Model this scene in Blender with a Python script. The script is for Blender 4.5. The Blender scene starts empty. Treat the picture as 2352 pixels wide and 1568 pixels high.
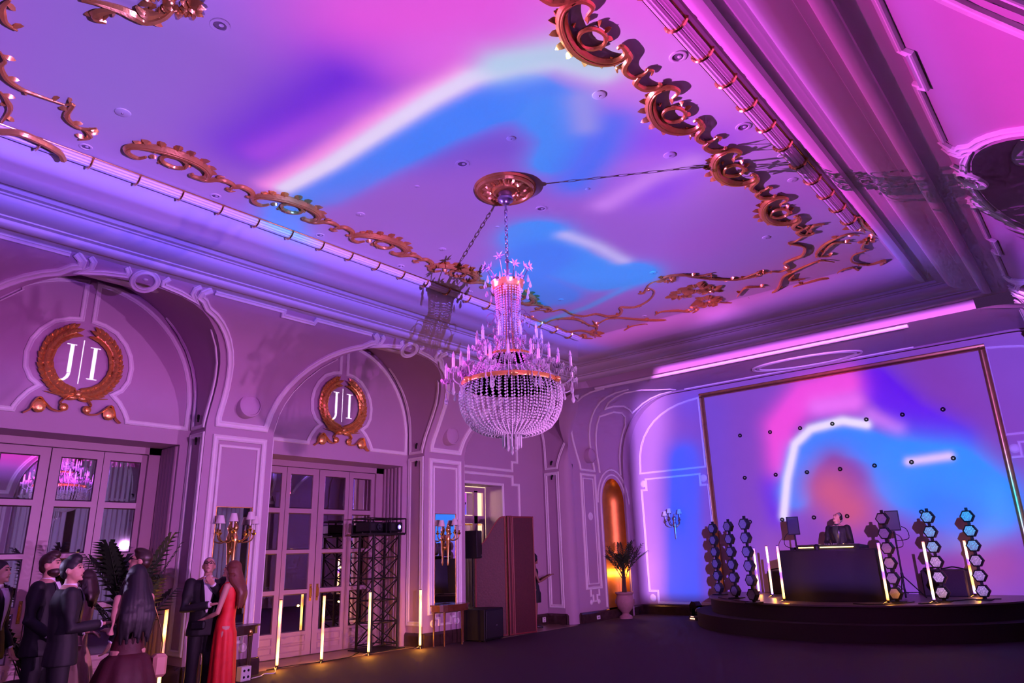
import bpy, bmesh, math, random
from mathutils import Vector, Matrix, Euler
random.seed(7)
S = bpy.context.scene
COL = S.collection
PI = math.pi
# ---------------------------------------------------------------- camera
FPX = 1591.0
YAW, PITCH, ROLL = math.radians(-40.03), math.radians(17.0), math.radians(-1.65)
EYE = Vector((0, 0, 1.70))
_f = Vector((math.sin(YAW)*math.cos(PITCH), math.cos(YAW)*math.cos(PITCH), math.sin(PITCH)))
_r = Vector((math.cos(YAW), -math.sin(YAW), 0)); _u = _r.cross(_f)
CR = _r*math.cos(ROLL) + _u*math.sin(ROLL)
CU = -_r*math.sin(ROLL) + _u*math.cos(ROLL)
cam = bpy.data.cameras.new('camera'); camo = bpy.data.objects.new('camera', cam); COL.objects.link(camo)
cam.sensor_width = 36.0; cam.lens = FPX/2352*36.0; cam.clip_start = 0.05; cam.clip_end = 200
camo.matrix_world = Matrix(((CR.x, CU.x, -_f.x, EYE.x), (CR.y, CU.y, -_f.y, EYE.y), (CR.z, CU.z, -_f.z, EYE.z), (0, 0, 0, 1)))
S.camera = camo
def ray(px, py): return CR*((px-1176)/FPX) - CU*((py-784)/FPX) + _f
def onz(px, py, z):
    d = ray(px, py); return EYE + d*((z-EYE.z)/d.z)
def onx(px, py, x):
    d = ray(px, py); return EYE + d*((x-EYE.x)/d.x)
def ony(px, py, y):
    d = ray(px, py); return EYE + d*((y-EYE.y)/d.y)
# ---------------------------------------------------------------- measures of the room (metres)
XL, XC, YB0, YB, ZC = -10.85, -4.92, 14.59, 18.0, 6.005
XR = 2*XC - XL
XF, YF, ZF = -9.276, 13.02, 5.46      # lower inner edge of the cornice
YR = -3.2                             # open end of the room behind the camera
BAY = 4.72; YA = [3.47 + BAY*k for k in (-1, 0, 1, 2)]   # arch centres
# ---------------------------------------------------------------- view, world
S.view_settings.view_transform = 'Standard'; S.view_settings.look = 'None'
S.view_settings.exposure = 0.0; S.view_settings.gamma = 1.0; S.view_settings.use_curve_mapping = False
W = bpy.data.worlds.new('World'); S.world = W; W.use_nodes = True
_bg = W.node_tree.nodes['Background']; _bg.inputs[0].default_value = (0.42, 0.14, 0.62, 1); _bg.inputs[1].default_value = 0.10
S.cycles.max_bounces = 5; S.cycles.diffuse_bounces = 2; S.cycles.glossy_bounces = 3; S.cycles.transmission_bounces = 3; S.cycles.transparent_max_bounces = 4
S.cycles.use_adaptive_sampling = True; S.cycles.adaptive_threshold = 0.10; S.cycles.adaptive_min_samples = 10
S.cycles.caustics_reflective = False; S.cycles.caustics_refractive = False
def lin(c): return tuple((v/255/12.92 if v <= 10 else ((v/255+0.055)/1.055)**2.4) for v in c)
# ---------------------------------------------------------------- lights
KW = 400.0   # lamp power; the node strengths below are divided by it
class NT:
    """small wrapper to chain nodes"""
    def __init__(s, tree): s.t = tree; s.x = 0
    def n(s, typ): s.x += 20; k = s.t.nodes.new(typ); k.location = (s.x, 0); return k
    def _in(s, k, i, v):
        if isinstance(v, bpy.types.NodeSocket): s.t.links.new(v, k.inputs[i])
        else: k.inputs[i].default_value = v
    def m(s, op, a, b=None, clamp=False):
        k = s.n('ShaderNodeMath'); k.operation = op; k.use_clamp = clamp; s._in(k, 0, a)
        if b is not None: s._in(k, 1, b)
        return k.outputs[0]
    def v(s, op, a, b=None, scale=None):
        k = s.n('ShaderNodeVectorMath'); k.operation = op; s._in(k, 0, a)
        if b is not None: s._in(k, 1, b)
        if scale is not None: s._in(k, 3, scale)
        return k.outputs['Value'] if op in ('DOT_PRODUCT', 'LENGTH', 'DISTANCE') else k.outputs[0]
    def comb(s, a, b, c):
        k = s.n('ShaderNodeCombineXYZ')
        for i, q in enumerate((a, b, c)): s._in(k, i, q)
        return k.outputs[0]
    def sep(s, a):
        k = s.n('ShaderNodeSeparateXYZ'); s._in(k, 0, a); return k.outputs
    def mix(s, f, a, b):
        k = s.n('ShaderNodeMix'); k.data_type = 'VECTOR'; k.clamp_factor = True
        s._in(k, 0, f); s._in(k, 4, a); s._in(k, 5, b); return k.outputs[1]
def gauss_path(g, p, P, w):
    """soft brush: 1 on the polyline P, falling off with width w"""
    P = [Vector((*q, 0)) for q in P]; best = None
    for a, b in (zip(P, P[1:]) if len(P) > 1 else [(P[0], P[0])]):
        ab = b-a; q = g.v('SUBTRACT', p, tuple(a))
        if ab.length > 1e-4:
            t = g.m('ADD', g.v('DOT_PRODUCT', q, tuple(ab/ab.length_squared)), 0.0, True)
            q = g.v('SUBTRACT', q, g.v('SCALE', tuple(ab), scale=t))
        d = g.v('DOT_PRODUCT', q, q); best = d if best is None else g.m('MINIMUM', best, d)
    return g.m('POWER', math.exp(-1/w**2), best)
def lamp_dir(g, o, aim, ang):
    """turn the lamp o into a spot aimed at aim; gives the outgoing direction in world axes"""
    N = g.n('ShaderNodeTexCoord').outputs['Normal']
    if aim is None: return N
    q = (Vector(aim)-o.location).to_track_quat('-Z', 'Y'); o.rotation_euler = q.to_euler(); R = q.to_matrix()
    o.data.spot_size = math.radians(ang); o.data.spot_blend = 0.0
    return g.comb(*[g.v('DOT_PRODUCT', N, tuple(R[i])) for i in range(3)])
def gobo_light(name, loc, axis, dist, base, strokes, gain, lim=None, floor_d=0.30, aim=None, ang=0, tint=(1, 1, 1), dmin=0.02):
    lin_ = lambda c: tuple(a*b for a, b in zip(lin(c), tint))
    """a video projector: point source whose colour depends on the direction; (u, v) are metres on the plane it is focused on.
    axis 2: horizontal plane 'dist' above the lamp; axis 1: vertical plane 'dist' further along Y"""
    l = bpy.data.lights.new(name, 'SPOT' if aim else 'POINT'); l.shadow_soft_size = 0.0; l.energy = 4*PI*KW
    o = bpy.data.objects.new(name, l); o.location = loc; COL.objects.link(o)
    l.use_nodes = True; g = NT(l.node_tree)
    em = [k for k in l.node_tree.nodes if k.type == 'EMISSION'][0]
    N = lamp_dir(g, o, aim, ang)
    c = g.sep(N); ax = c[axis]
    inv = g.m('DIVIDE', dist, g.m('MAXIMUM', ax, 0.02))
    q = g.v('SCALE', N, scale=inv)
    q = g.v('ADD', q, tuple(loc)); cc = g.sep(q)
    p = g.comb(cc[0], cc[1] if axis == 2 else cc[2], 0.0)
    col = lin_(base)
    for (P, w, rgb, al) in strokes:
        f = gauss_path(g, p, P, w)
        if al < 1: f = g.m('MULTIPLY', f, al)
        elif al > 1: f = g.m('MULTIPLY', f, al, True)
        col = g.mix(f, col, lin_(rgb))
    dm = g.m('MAXIMUM', ax, floor_d)
    st = g.m('DIVIDE', gain/KW*dist*dist, g.m('MULTIPLY', g.m('MULTIPLY', dm, dm), dm))
    st = g.m('MULTIPLY', st, g.m('MULTIPLY', g.m('SUBTRACT', ax, dmin), 22.0, True))
    if lim: st = g.m('MULTIPLY', st, lim(g, p))
    if not isinstance(col, tuple): l.node_tree.links.new(col, em.inputs['Color'])
    else: em.inputs['Color'].default_value = (*col, 1)
    l.node_tree.links.new(st, em.inputs['Strength'])
    return o
def pz(px, py): v = onz(px, py, ZC); return (v.x, v.y)
def pb(px, py): v = ony(px, py, YB); return (v.x, v.z)
def poly(pts, w, rgb, al, f):
    return [([f(*q) for q in pts], w, rgb, al)]
def dot(px, py, w, rgb, al, f): return [([f(px, py)], w, rgb, al)]
# the moving colour picture thrown on the ceiling (traced as soft brush strokes, in metres on the ceiling)
CS = []
CS += poly([(1550, 60), (1650, 190), (1600, 330)], 1.1, (208, 120, 238), 1, pz)
CS += poly([(850, 60), (1150, 20), (1330, 30)], 0.75, (226, 82, 218), 1, pz)
CS += poly([(880, 150), (1060, 110)], 0.32, (222, 96, 226), 0.9, pz)
CS += poly([(1330, 70), (1480, 230)], 0.5, (206, 128, 236), 0.9, pz)
CS += poly([(560, 330), (780, 190)], 0.55, (92, 22, 216), 1.0, pz)
CS += poly([(300, 60), (230, 220)], 0.9, (128, 96, 206), 0.8, pz)
CS += poly([(600, 350), (740, 285), (850, 235)], 0.22, (176, 70, 232), 0.6, pz)
CS += poly([(1480, 320), (1640, 330), (1500, 430)], 0.55, (132, 66, 240), 0.9, pz)
CS += poly([(980, 340), (1060, 330), (1160, 330)], 0.55, (104, 74, 206), 0.95, pz)
CS += poly([(730, 440), (860, 362), (990, 292), (1110, 240), (1205, 222), (1262, 252)], 0.30, (0, 128, 252), 3.0, pz)
CS += poly([(1262, 260), (1300, 320), (1275, 370)], 0.30, (24, 138, 250), 1.8, pz)
CS += poly([(1400, 285), (1380, 340), (1320, 420)], 0.34, (46, 108, 248), 1.0, pz)
CS += poly([(1335, 230), (1345, 290)], 0.17, (140, 150, 236), 0.9, pz)
CS += poly([(620, 425), (720, 372), (850, 285), (960, 222), (1060, 172)], 0.17, (246, 132, 230), 1.0, pz)
CS += poly([(655, 432), (760, 375), (880, 297), (990, 228), (1080, 180), (1180, 148), (1290, 135), (1390, 165)], 0.125, (226, 216, 250), 1.15, pz)
CS += poly([(1150, 150), (1280, 125), (1380, 150)], 0.24, (176, 212, 236), 1.0, pz)
CS += poly([(1390, 470), (1500, 405), (1590, 372)], 0.20, (196, 128, 244), 0.9, pz)
CS += poly([(1230, 545), (1290, 600), (1390, 640), (1440, 632)], 0.42, (0, 138, 255), 3.4, pz)
CS += poly([(1240, 590), (1180, 640), (1270, 680)], 0.46, (0, 122, 252), 2.2, pz)
CS += poly([(1300, 540), (1370, 565), (1430, 598)], 0.15, (190, 184, 248), 0.85, pz)
CS += poly([(1440, 660), (1350, 705), (1230, 745)], 0.10, (40, 140, 250), 0.9, pz)
CS += poly([(655, 490), (650, 620)], 0.34, (40, 128, 250), 1.3, pz)
CS += poly([(820, 500), (930, 470), (1040, 520)], 0.55, (136, 84, 196), 0.85, pz)
CS += poly([(1350, 800), (1700, 690), (1900, 600)], 0.85, (176, 78, 176), 0.85, pz)
CS += poly([(1620, 560), (1760, 470)], 0.6, (152, 78, 206), 0.8, pz)
CS += [([(-1.2, 2.0), (-0.6, 9.5)], 1.2, (226, 66, 216), 1.0), ([(1.0, 1.0), (1.0, 12.0)], 0.72, (92, 14, 56), 1.7), ([(4.0, 4.0), (6.0, 13.0)], 3.0, (232, 62, 212), 1.0), ([(-0.8, 11.2), (-0.6, 14.0)], 0.9, (120, 84, 232), 1.0), ([(3.0, 15.5), (7.0, 22.0)], 3.0, (104, 74, 226), 0.9)]  # the dark stroke puts the shade of the cornice underside into the beam
CS += [([(-8.3, -1.0), (-8.3, 13.5)], 0.35, (120, 96, 246), 0.9), ([(-10.2, -1.0), (-10.2, 16)], 1.2, (190, 160, 440), 1.0), ([(-14.5, 0.0), (-15.5, 20.0)], 2.6, (178, 74, 196), 0.9), ([(-18.0, 2.0), (-20.0, 26.0)], 4.5, (176, 62, 190), 1.0)]
def half(sign):
    """each projector fills its half of the ceiling and dies out on the cornices"""
    def f(g, p):
        c = g.sep(p); x, y = c[0], c[1]
        a = g.m('ADD', g.m('MULTIPLY', g.m('SUBTRACT', x, XC), sign*1.4), 0.5, True)
        b = g.m('ADD', g.m('MULTIPLY', g.m('SUBTRACT', 11.75, y), 0.8), 1.0, True)
        if sign > 0: return g.m('MULTIPLY', a, g.m('MAXIMUM', g.m('MAXIMUM', b, g.m('SUBTRACT', x, 2.0, True)), g.m('MULTIPLY', g.m('SUBTRACT', 17.0, y, True), 0.17)))
        d = g.m('MAXIMUM', g.m('ADD', g.m('MULTIPLY', g.m('ADD', x, 7.98), 1.2), 1.0, True), 0.14)
        return g.m('MULTIPLY', a, g.m('MULTIPLY', g.m('MAXIMUM', b, 0.10), d))
    return f
GC = 3.9
LPOS, RPOS = Vector((-10.95, 2.2, 2.45)), Vector((0.62, 2.4, 2.45))
def side_of(sign): return [k for k in CS if max(sign*(q[0]-XC) for q in k[0]) > -0.4-1.2*k[1]]
gobo_light('projector_beam_ceiling_a', LPOS, 2, ZC-LPOS.z, (140, 84, 206), side_of(1), GC, half(1), 0.36, dmin=0.13)
gobo_light('projector_beam_ceiling_b', RPOS, 2, ZC-RPOS.z, (140, 84, 206), side_of(-1), GC, half(-1), 0.36, dmin=0.10)
# the same kind of picture on the stage wall
BS = []
BS += poly([(1500, 930), (1488, 1120), (1510, 1380)], 0.62, (196, 128, 250), 1.0, pb)
BS += poly([(1575, 1060), (1572, 1200), (1570, 1360)], 0.55, (30, 92, 255), 1.6, pb)
BS += dot(1590, 930, 0.6, (98, 76, 222), 0.9, pb)
BS += poly([(1640, 950), (1650, 1150), (1660, 1300)], 0.5, (96, 70, 200), 0.95, pb)
BS += poly([(2140, 860), (2250, 1000)], 0.9, (112, 56, 168), 0.9, pb)
BS += poly([(2010, 880), (2090, 955), (2190, 1010)], 0.42, (76, 12, 226), 1.6, pb)
BS += poly([(1775, 1120), (1790, 1180)], 0.35, (84, 36, 226), 0.95, pb)
BS += poly([(1800, 1060), (1790, 980), (1850, 905), (1940, 880)], 0.42, (226, 76, 216), 1.2, pb)
BS += poly([(1880, 935), (1960, 925)], 0.28, (224, 116, 240), 0.9, pb)
BS += poly([(2000, 955), (2060, 985)], 0.20, (196, 122, 238), 0.8, pb)
BS += poly([(1826, 1130), (1845, 1050), (1900, 1012), (1970, 1015), (2040, 1045), (2110, 1080)], 0.34, (0, 134, 255), 2.6, pb)
BS += poly([(2090, 1090), (2180, 1100), (2240, 1150)], 0.66, (0, 140, 255), 3.2, pb)
BS += poly([(2150, 1170), (2200, 1190)], 0.45, (0, 126, 252), 1.3, pb)
BS += poly([(2285, 1130), (2295, 1200), (2255, 1248), (2150, 1262)], 0.22, (20, 150, 252), 0.95, pb)
BS += poly([(1890, 1110), (1915, 1065), (1950, 1100)], 0.40, (108, 66, 168), 1.0, pb)
BS += poly([(1910, 1130), (1950, 1170)], 0.62, (190, 88, 128), 1.0, pb)
BS += poly([(1800, 1185), (1808, 1100), (1826, 1020), (1862, 985), (1935, 966), (1990, 975)], 0.11, (222, 228, 250), 1.15, pb)
BS += poly([(1990, 975), (2060, 1012)], 0.07, (190, 196, 250), 0.8, pb)
BS += poly([(2088, 1060), (2180, 1047)], 0.10, (206, 196, 244), 1.0, pb)
BS += poly([(1830, 1290), (2100, 1290), (2300, 1290)], 0.55, (132, 60, 158), 0.85, pb)
BS += [([(-12.0, 6.42), (2.0, 6.42)], 0.26, (205, 98, 216), 1.0)]  # stroke added above the picture to brighten the alcove soffit
SPOS = Vector((0.55, 3.0, 3.0))
def slim(g, p):
    c = g.sep(p)
    a = g.m('MULTIPLY', g.m('ADD', c[0], 10.75), 3.0, True); b = g.m('MULTIPLY', g.m('SUBTRACT', 0.4, c[0]), 3.0, True)
    d = g.m('MULTIPLY', g.m('SUBTRACT', 6.68, c[1]), 8.0, True); e = g.m('MULTIPLY', g.m('SUBTRACT', c[1], 0.25), 3.0, True)
    return g.m('MULTIPLY', g.m('MULTIPLY', a, b), g.m('MULTIPLY', d, e))
gobo_light('projector_beam_stage', SPOS, 1, YB-SPOS.y, (110, 68, 188), BS, 7.0, slim, 0.5, (-5.0, YB, 3.1), 64, (1.0, 1.22, 1.04))
# monogram spots: white J|I thrown into the wreaths
def box_mask(g, p, cx, cy, hx, hy, e=0.008, shear=0.0):
    c = g.sep(p)
    x = g.m('SUBTRACT', c[0], cx); y = g.m('SUBTRACT', c[1], cy)
    if shear: x = g.m('SUBTRACT', x, g.m('MULTIPLY', y, shear))
    a = g.m('DIVIDE', g.m('SUBTRACT', hx, g.m('ABSOLUTE', x)), e, True)
    b = g.m('DIVIDE', g.m('SUBTRACT', hy, g.m('ABSOLUTE', y)), e, True)
    return g.m('MULTIPLY', a, b)
def monogram(name, yc, zc):
    loc = Vector((0.62, yc-1.2, 2.6)); xw = -11.35
    l = bpy.data.lights.new(name, 'SPOT'); l.shadow_soft_size = 0.0; l.energy = 4*PI*KW
    o = bpy.data.objects.new(name, l); o.location = loc; COL.objects.link(o); l.use_nodes = True
    g = NT(l.node_tree); em = [k for k in l.node_tree.nodes if k.type == 'EMISSION'][0]
    N = lamp_dir(g, o, (xw, yc, zc), 5.0); c = g.sep(N)
    ax = g.m('MAXIMUM', g.m('MULTIPLY', c[0], -1.0), 0.05); dist = loc.x - xw
    q = g.sep(g.v('SCALE', N, scale=g.m('DIVIDE', dist, ax)))
    p = g.comb(g.m('ADD', q[1], loc.y-yc), g.m('ADD', q[2], loc.z-zc), 0.0)
    parts = [box_mask(g, p, 0.0, 0.0, 0.010, 0.34),                                   # the bar
             box_mask(g, p, 0.17, 0.0, 0.030, 0.25), box_mask(g, p, 0.17, 0.242, 0.075, 0.010), box_mask(g, p, 0.17, -0.242, 0.075, 0.010),
             box_mask(g, p, -0.145, 0.03, 0.030, 0.22), box_mask(g, p, -0.155, 0.242, 0.070, 0.010)]
    # hook of the J: a ring sector below the stem
    cc = g.sep(p)
    hx = g.m('DIVIDE', g.m('ADD', cc[0], 0.275), 1.0); hy = g.m('ADD', cc[1], 0.19)
    rad = g.m('SQRT', g.m('ADD', g.m('MULTIPLY', hx, hx), g.m('MULTIPLY', hy, hy)))
    ringw = g.m('ADD', g.m('MULTIPLY', g.m('ADD', cc[0], 0.27), 0.11), 0.012)
    ring = g.m('DIVIDE', g.m('SUBTRACT', ringw, g.m('ABSOLUTE', g.m('SUBTRACT', rad, 0.130))), 0.008, True)
    ring = g.m('MULTIPLY', ring, g.m('MULTIPLY', g.m('DIVIDE', g.m('SUBTRACT', 0.0, hy), 0.01, True), g.m('DIVIDE', hx, 0.01, True)))
    parts.append(ring)
    s = parts[0]
    for k in parts[1:]: s = g.m('MAXIMUM', s, k)
    st = g.m('MULTIPLY', s, 11.0/KW*dist*dist)
    em.inputs['Color'].default_value = (0.80, 0.98, 1.0, 1)
    l.node_tree.links.new(st, em.inputs['Strength'])
monogram('monogram_beam_a', 3.47, 4.62); monogram('monogram_beam_b', 8.19, 4.62)
def spot(name, loc, aim, col, watts, ang, blend=0.8, rad=0.25):
    l = bpy.data.lights.new(name, 'SPOT'); l.energy = watts; l.color = col; l.spot_size = math.radians(ang); l.spot_blend = blend; l.shadow_soft_size = rad
    o = bpy.data.objects.new(name, l); o.location = loc; COL.objects.link(o)
    o.rotation_euler = (Vector(aim)-Vector(loc)).to_track_quat('-Z', 'Y').to_euler(); return o
def point(name, loc, col, watts, rad=0.05):
    l = bpy.data.lights.new(name, 'POINT'); l.energy = watts; l.color = col; l.shadow_soft_size = rad
    o = bpy.data.objects.new(name, l); o.location = loc; COL.objects.link(o); return o
# unseen fill lights added to brighten walls and curtains; masked off the ceiling
def fill_light(name, loc, col, watts, zlo=-0.30, zhi=0.34, yaw=None, rad=0.2, soft=0.18, ymin=None):
    o = point(name, loc, col, watts, rad); l = o.data; l.use_nodes = True; g = NT(l.node_tree)
    em = [k for k in l.node_tree.nodes if k.type == 'EMISSION'][0]
    N = g.n('ShaderNodeTexCoord').outputs['Normal']; z = g.sep(N)[2]
    s = g.m('MULTIPLY', g.m('DIVIDE', g.m('SUBTRACT', zhi, z), soft, True), g.m('DIVIDE', g.m('SUBTRACT', z, zlo), soft, True))
    if yaw is not None:
        a = math.radians(yaw); d = g.v('DOT_PRODUCT', N, (math.cos(a), math.sin(a), 0)); s = g.m('MULTIPLY', s, g.m('DIVIDE', d, 0.5, True))
    if ymin is not None:
        a = math.radians(ymin+90); s = g.m('MULTIPLY', s, g.m('DIVIDE', g.v('DOT_PRODUCT', N, (math.cos(a), math.sin(a), 0)), 0.06, True))
    l.node_tree.links.new(s, em.inputs['Strength']); return o
fill_light('fill_left_wall', (0.75, 4.6, 2.1), (0.95, 0.33, 1.0), 2000, yaw=170, rad=0.05, ymin=129)  # fill added for the door-side wall
fill_light('fill_alcove', (0.6, 9.6, 2.3), (0.84, 0.35, 1.0), 1400, yaw=155, rad=0.05, ymin=143, zhi=0.40)  # fill added for the alcove flank
fill_light('fill_room', (-1.0, -2.6, 2.4), (0.74, 0.26, 1.0), 500, zhi=0.24, yaw=130, ymin=113, rad=0.05)  # general fill added behind the camera
fill_light('fill_windows', (-10.3, 0.4, 2.3), (0.62, 0.46, 1.0), 1100, zhi=0.36, yaw=20, ymin=-128, rad=0.05)  # fill added so the curtains show in the door mirrors
spot('fill_floor', (-0.75, 11.0, 5.2), (-4.4, 12.4, 0), (0.95, 0.10, 0.60), 160, 75, 1.0, 0.1)  # unseen magenta fill added to lift the carpet before the stage
# ---------------------------------------------------------------- materials (all procedural)
MATS = {}
def mat(name, col, rough=0.6, metal=0.0, noise=0.0, nscale=20.0, bump=0.0, spec=0.5, emit=None, estr=1.0, trans=0.0, alpha=1.0, col2=None, coat=0.0, sheen=0.0):
    m = bpy.data.materials.new(name); m.use_nodes = True; MATS[name] = m
    nt = m.node_tree; b = nt.nodes['Principled BSDF']
    b.inputs['Base Color'].default_value = (*col, 1); b.inputs['Roughness'].default_value = rough; b.inputs['Metallic'].default_value = metal
    b.inputs['Specular IOR Level'].default_value = spec
    if trans: b.inputs['Transmission Weight'].default_value = trans
    if alpha < 1: b.inputs['Alpha'].default_value = alpha
    if coat: b.inputs['Coat Weight'].default_value = coat
    if sheen: b.inputs['Sheen Weight'].default_value = sheen
    if emit: b.inputs['Emission Color'].default_value = (*emit, 1); b.inputs['Emission Strength'].default_value = estr
    if noise or bump:
        tc = nt.nodes.new('ShaderNodeTexCoord'); nz = nt.nodes.new('ShaderNodeTexNoise')
        nz.inputs['Scale'].default_value = nscale; nz.inputs['Detail'].default_value = 4
        nt.links.new(tc.outputs['Object'], nz.inputs['Vector'])
        if noise:
            mx = nt.nodes.new('ShaderNodeMix'); mx.data_type = 'RGBA'
            c2 = col2 or tuple(v*(1-noise) for v in col)
            mx.inputs[6].default_value = (*col, 1); mx.inputs[7].default_value = (*c2, 1)
            nt.links.new(nz.outputs[0], mx.inputs[0]); nt.links.new(mx.outputs[2], b.inputs['Base Color'])
        if bump:
            bp = nt.nodes.new('ShaderNodeBump'); bp.inputs['Strength'].default_value = bump; bp.inputs['Distance'].default_value = 0.01
            nt.links.new(nz.outputs[0], bp.inputs['Height']); nt.links.new(bp.outputs[0], b.inputs['Normal'])
    return m
mat('wall_paint', (0.48, 0.315, 0.44), 0.62, noise=0.06, nscale=3)
mat('trim_paint', (0.80, 0.74, 0.78), 0.5)
mat('ceiling_paint', (0.75, 0.73, 0.75), 0.6)
mat('cornice_paint', (0.62, 0.54, 0.58), 0.5)
mat('gold', (1.0, 0.50, 0.13), 0.27, 0.62, noise=0.30, nscale=30, bump=0.25)
mat('gold_bright', (0.95, 0.55, 0.20), 0.2, 1.0)
mat('gilt_frame', (0.72, 0.42, 0.16), 0.35, 0.9, noise=0.4, nscale=8)
mat('carpet', (0.050, 0.022, 0.040), 0.75, noise=0.55, nscale=260, bump=0.35, spec=0.35)
mat('parquet', (0.30, 0.20, 0.13), 0.28, noise=0.3, nscale=14)
mat('marble_skirting', (0.085, 0.045, 0.040), 0.22, noise=0.8, nscale=9, col2=(0.02, 0.012, 0.012))
mat('black', (0.010, 0.009, 0.011), 0.55, spec=0.25)
mat('black_gloss', (0.012, 0.011, 0.014), 0.2)
mat('black_cloth', (0.018, 0.014, 0.016), 0.85, noise=0.3, nscale=60)
mat('stage_cloth', (0.035, 0.020, 0.020), 0.8, noise=0.4, nscale=30)
mat('stage_top', (0.20, 0.15, 0.15), 0.35, noise=0.3, nscale=20)
mat('mirror', (0.90, 0.88, 0.92), 0.015, 1.0)
mat('door_paint', (0.42, 0.26, 0.35), 0.4)
mat('curtain', (0.80, 0.76, 0.80), 0.8)
mat('brass', (0.85, 0.52, 0.16), 0.25, 1.0)
mat('shade', (0.80, 0.70, 0.72), 0.7)
mat('candle', (0.85, 0.80, 0.82), 0.5)
mat('crystal', (0.86, 0.82, 0.90), 0.06, 0.0, spec=1.0, trans=0.55)
mat('crystal_bead', (0.88, 0.80, 0.90), 0.10, 0.25, spec=1.0)
mat('crystal_flower', (0.62, 0.46, 0.86), 0.12, 0.1, spec=0.9)
mat('chain_metal', (0.42, 0.30, 0.40), 0.3, 0.9)
mat('wood_red', (0.16, 0.050, 0.022), 0.25, noise=0.5, nscale=12, coat=0.3)
mat('wood_dark', (0.05, 0.02, 0.014), 0.3, noise=0.4, nscale=12)
mat('screen_leather', (0.105, 0.020, 0.026), 0.55, noise=0.55, nscale=26, bump=0.4)
mat('screen_edge', (0.22, 0.035, 0.032), 0.45)
mat('niche_gold', (0.78, 0.30, 0.06), 0.38, 0.75, noise=0.35, nscale=7)
mat('urn', (0.48, 0.26, 0.28), 0.7, noise=0.3, nscale=14)
mat('leaf', (0.035, 0.060, 0.028), 0.45, noise=0.4, nscale=8)
mat('leaf_dry', (0.10, 0.065, 0.03), 0.5)
mat('trunk', (0.07, 0.045, 0.03), 0.8)
mat('skin', (0.56, 0.30, 0.22), 0.5)
mat('skin_warm', (0.62, 0.36, 0.26), 0.5)
mat('skin_brown', (0.24, 0.11, 0.07), 0.5)
mat('hair_black', (0.010, 0.007, 0.009), 0.55, noise=0.3, nscale=60)
mat('hair_brown', (0.045, 0.020, 0.013), 0.4, noise=0.5, nscale=50)
mat('hair_auburn', (0.20, 0.065, 0.035), 0.4, noise=0.5, nscale=50)
mat('hair_grey', (0.30, 0.28, 0.31), 0.5, noise=0.4, nscale=60)
mat('suit', (0.010, 0.009, 0.011), 0.7)
mat('suit_satin', (0.015, 0.013, 0.017), 0.3)
mat('shirt', (0.78, 0.76, 0.80), 0.7)
mat('shirt_dark', (0.035, 0.045, 0.035), 0.7)
mat('dress_red', (0.88, 0.02, 0.025), 0.55, noise=0.35, nscale=12, bump=0.5)
mat('dress_wine', (0.075, 0.008, 0.013), 0.6, noise=0.4, nscale=14, bump=0.6)
mat('plastic_white', (0.75, 0.73, 0.74), 0.4)
mat('steel', (0.55, 0.52, 0.55), 0.3, 1.0)
mat('grille', (0.02, 0.017, 0.02), 0.55, noise=0.7, nscale=180)
mat('hex_lens', (0.28, 0.24, 0.30), 0.3, noise=0.8, nscale=45, col2=(0.10, 0.08, 0.12))
mat('copper_back', (0.45, 0.15, 0.09), 0.45, 0.5)
mat('lit_amber', (0.9, 0.5, 0.1), 0.4, emit=(1.0, 0.62, 0.16), estr=5.0)
mat('fixture_glow', (0.9, 0.4, 0.3), 0.4, emit=(1.0, 0.40, 0.28), estr=2.5)
mat('lens_blue', (0.1, 0.05, 0.6), 0.1, emit=(0.16, 0.10, 1.0), estr=2.5)
mat('lens_core', (1, 1, 1), 0.1, emit=(0.75, 0.8, 1.0), estr=4.0)
def hex_lit(name, c):
    m = mat(name, (0.2, 0.2, 0.25), 0.3); nt = m.node_tree; b = nt.nodes['Principled BSDF']
    tc = nt.nodes.new('ShaderNodeTexCoord'); v = nt.nodes.new('ShaderNodeTexVoronoi'); v.inputs['Scale'].default_value = 75
    r = nt.nodes.new('ShaderNodeValToRGB'); r.color_ramp.elements[0].position = 0.12; r.color_ramp.elements[0].color = (1, 1, 1, 1)
    r.color_ramp.elements[1].position = 0.48; r.color_ramp.elements[1].color = (0.10, 0.10, 0.10, 1)
    nt.links.new(tc.outputs['Object'], v.inputs['Vector']); nt.links.new(v.outputs['Distance'], r.inputs[0])
    mx = nt.nodes.new('ShaderNodeMix'); mx.data_type = 'RGBA'; mx.blend_type = 'MULTIPLY'; mx.inputs[0].default_value = 1
    nt.links.new(r.outputs[0], mx.inputs[6]); mx.inputs[7].default_value = (*c, 1)
    nt.links.new(mx.outputs[2], b.inputs['Emission Color']); b.inputs['Emission Strength'].default_value = 1.5
hex_lit('hex_cyan', (0.05, 0.62, 0.95)); hex_lit('hex_lilac', (0.55, 0.36, 0.62))
def tube_mat(name, stops, strength=2.3):
    """LED tube: colour along its length (generated z)"""
    m = bpy.data.materials.new(name); m.use_nodes = True; MATS[name] = m; nt = m.node_tree; b = nt.nodes['Principled BSDF']
    tc = nt.nodes.new('ShaderNodeTexCoord'); sp = nt.nodes.new('ShaderNodeSeparateXYZ'); r = nt.nodes.new('ShaderNodeValToRGB')
    nt.links.new(tc.outputs['Generated'], sp.inputs[0]); nt.links.new(sp.outputs[2], r.inputs[0])
    e = r.color_ramp.elements
    while len(e) < len(stops): e.new(0.5)
    for k, (p, c) in zip(e, stops): k.position = p; k.color = (*c, 1)
    nt.links.new(r.outputs[0], b.inputs['Emission Color']); b.inputs['Emission Strength'].default_value = strength
    b.inputs['Base Color'].default_value = (0.8, 0.75, 0.7, 1)
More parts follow.
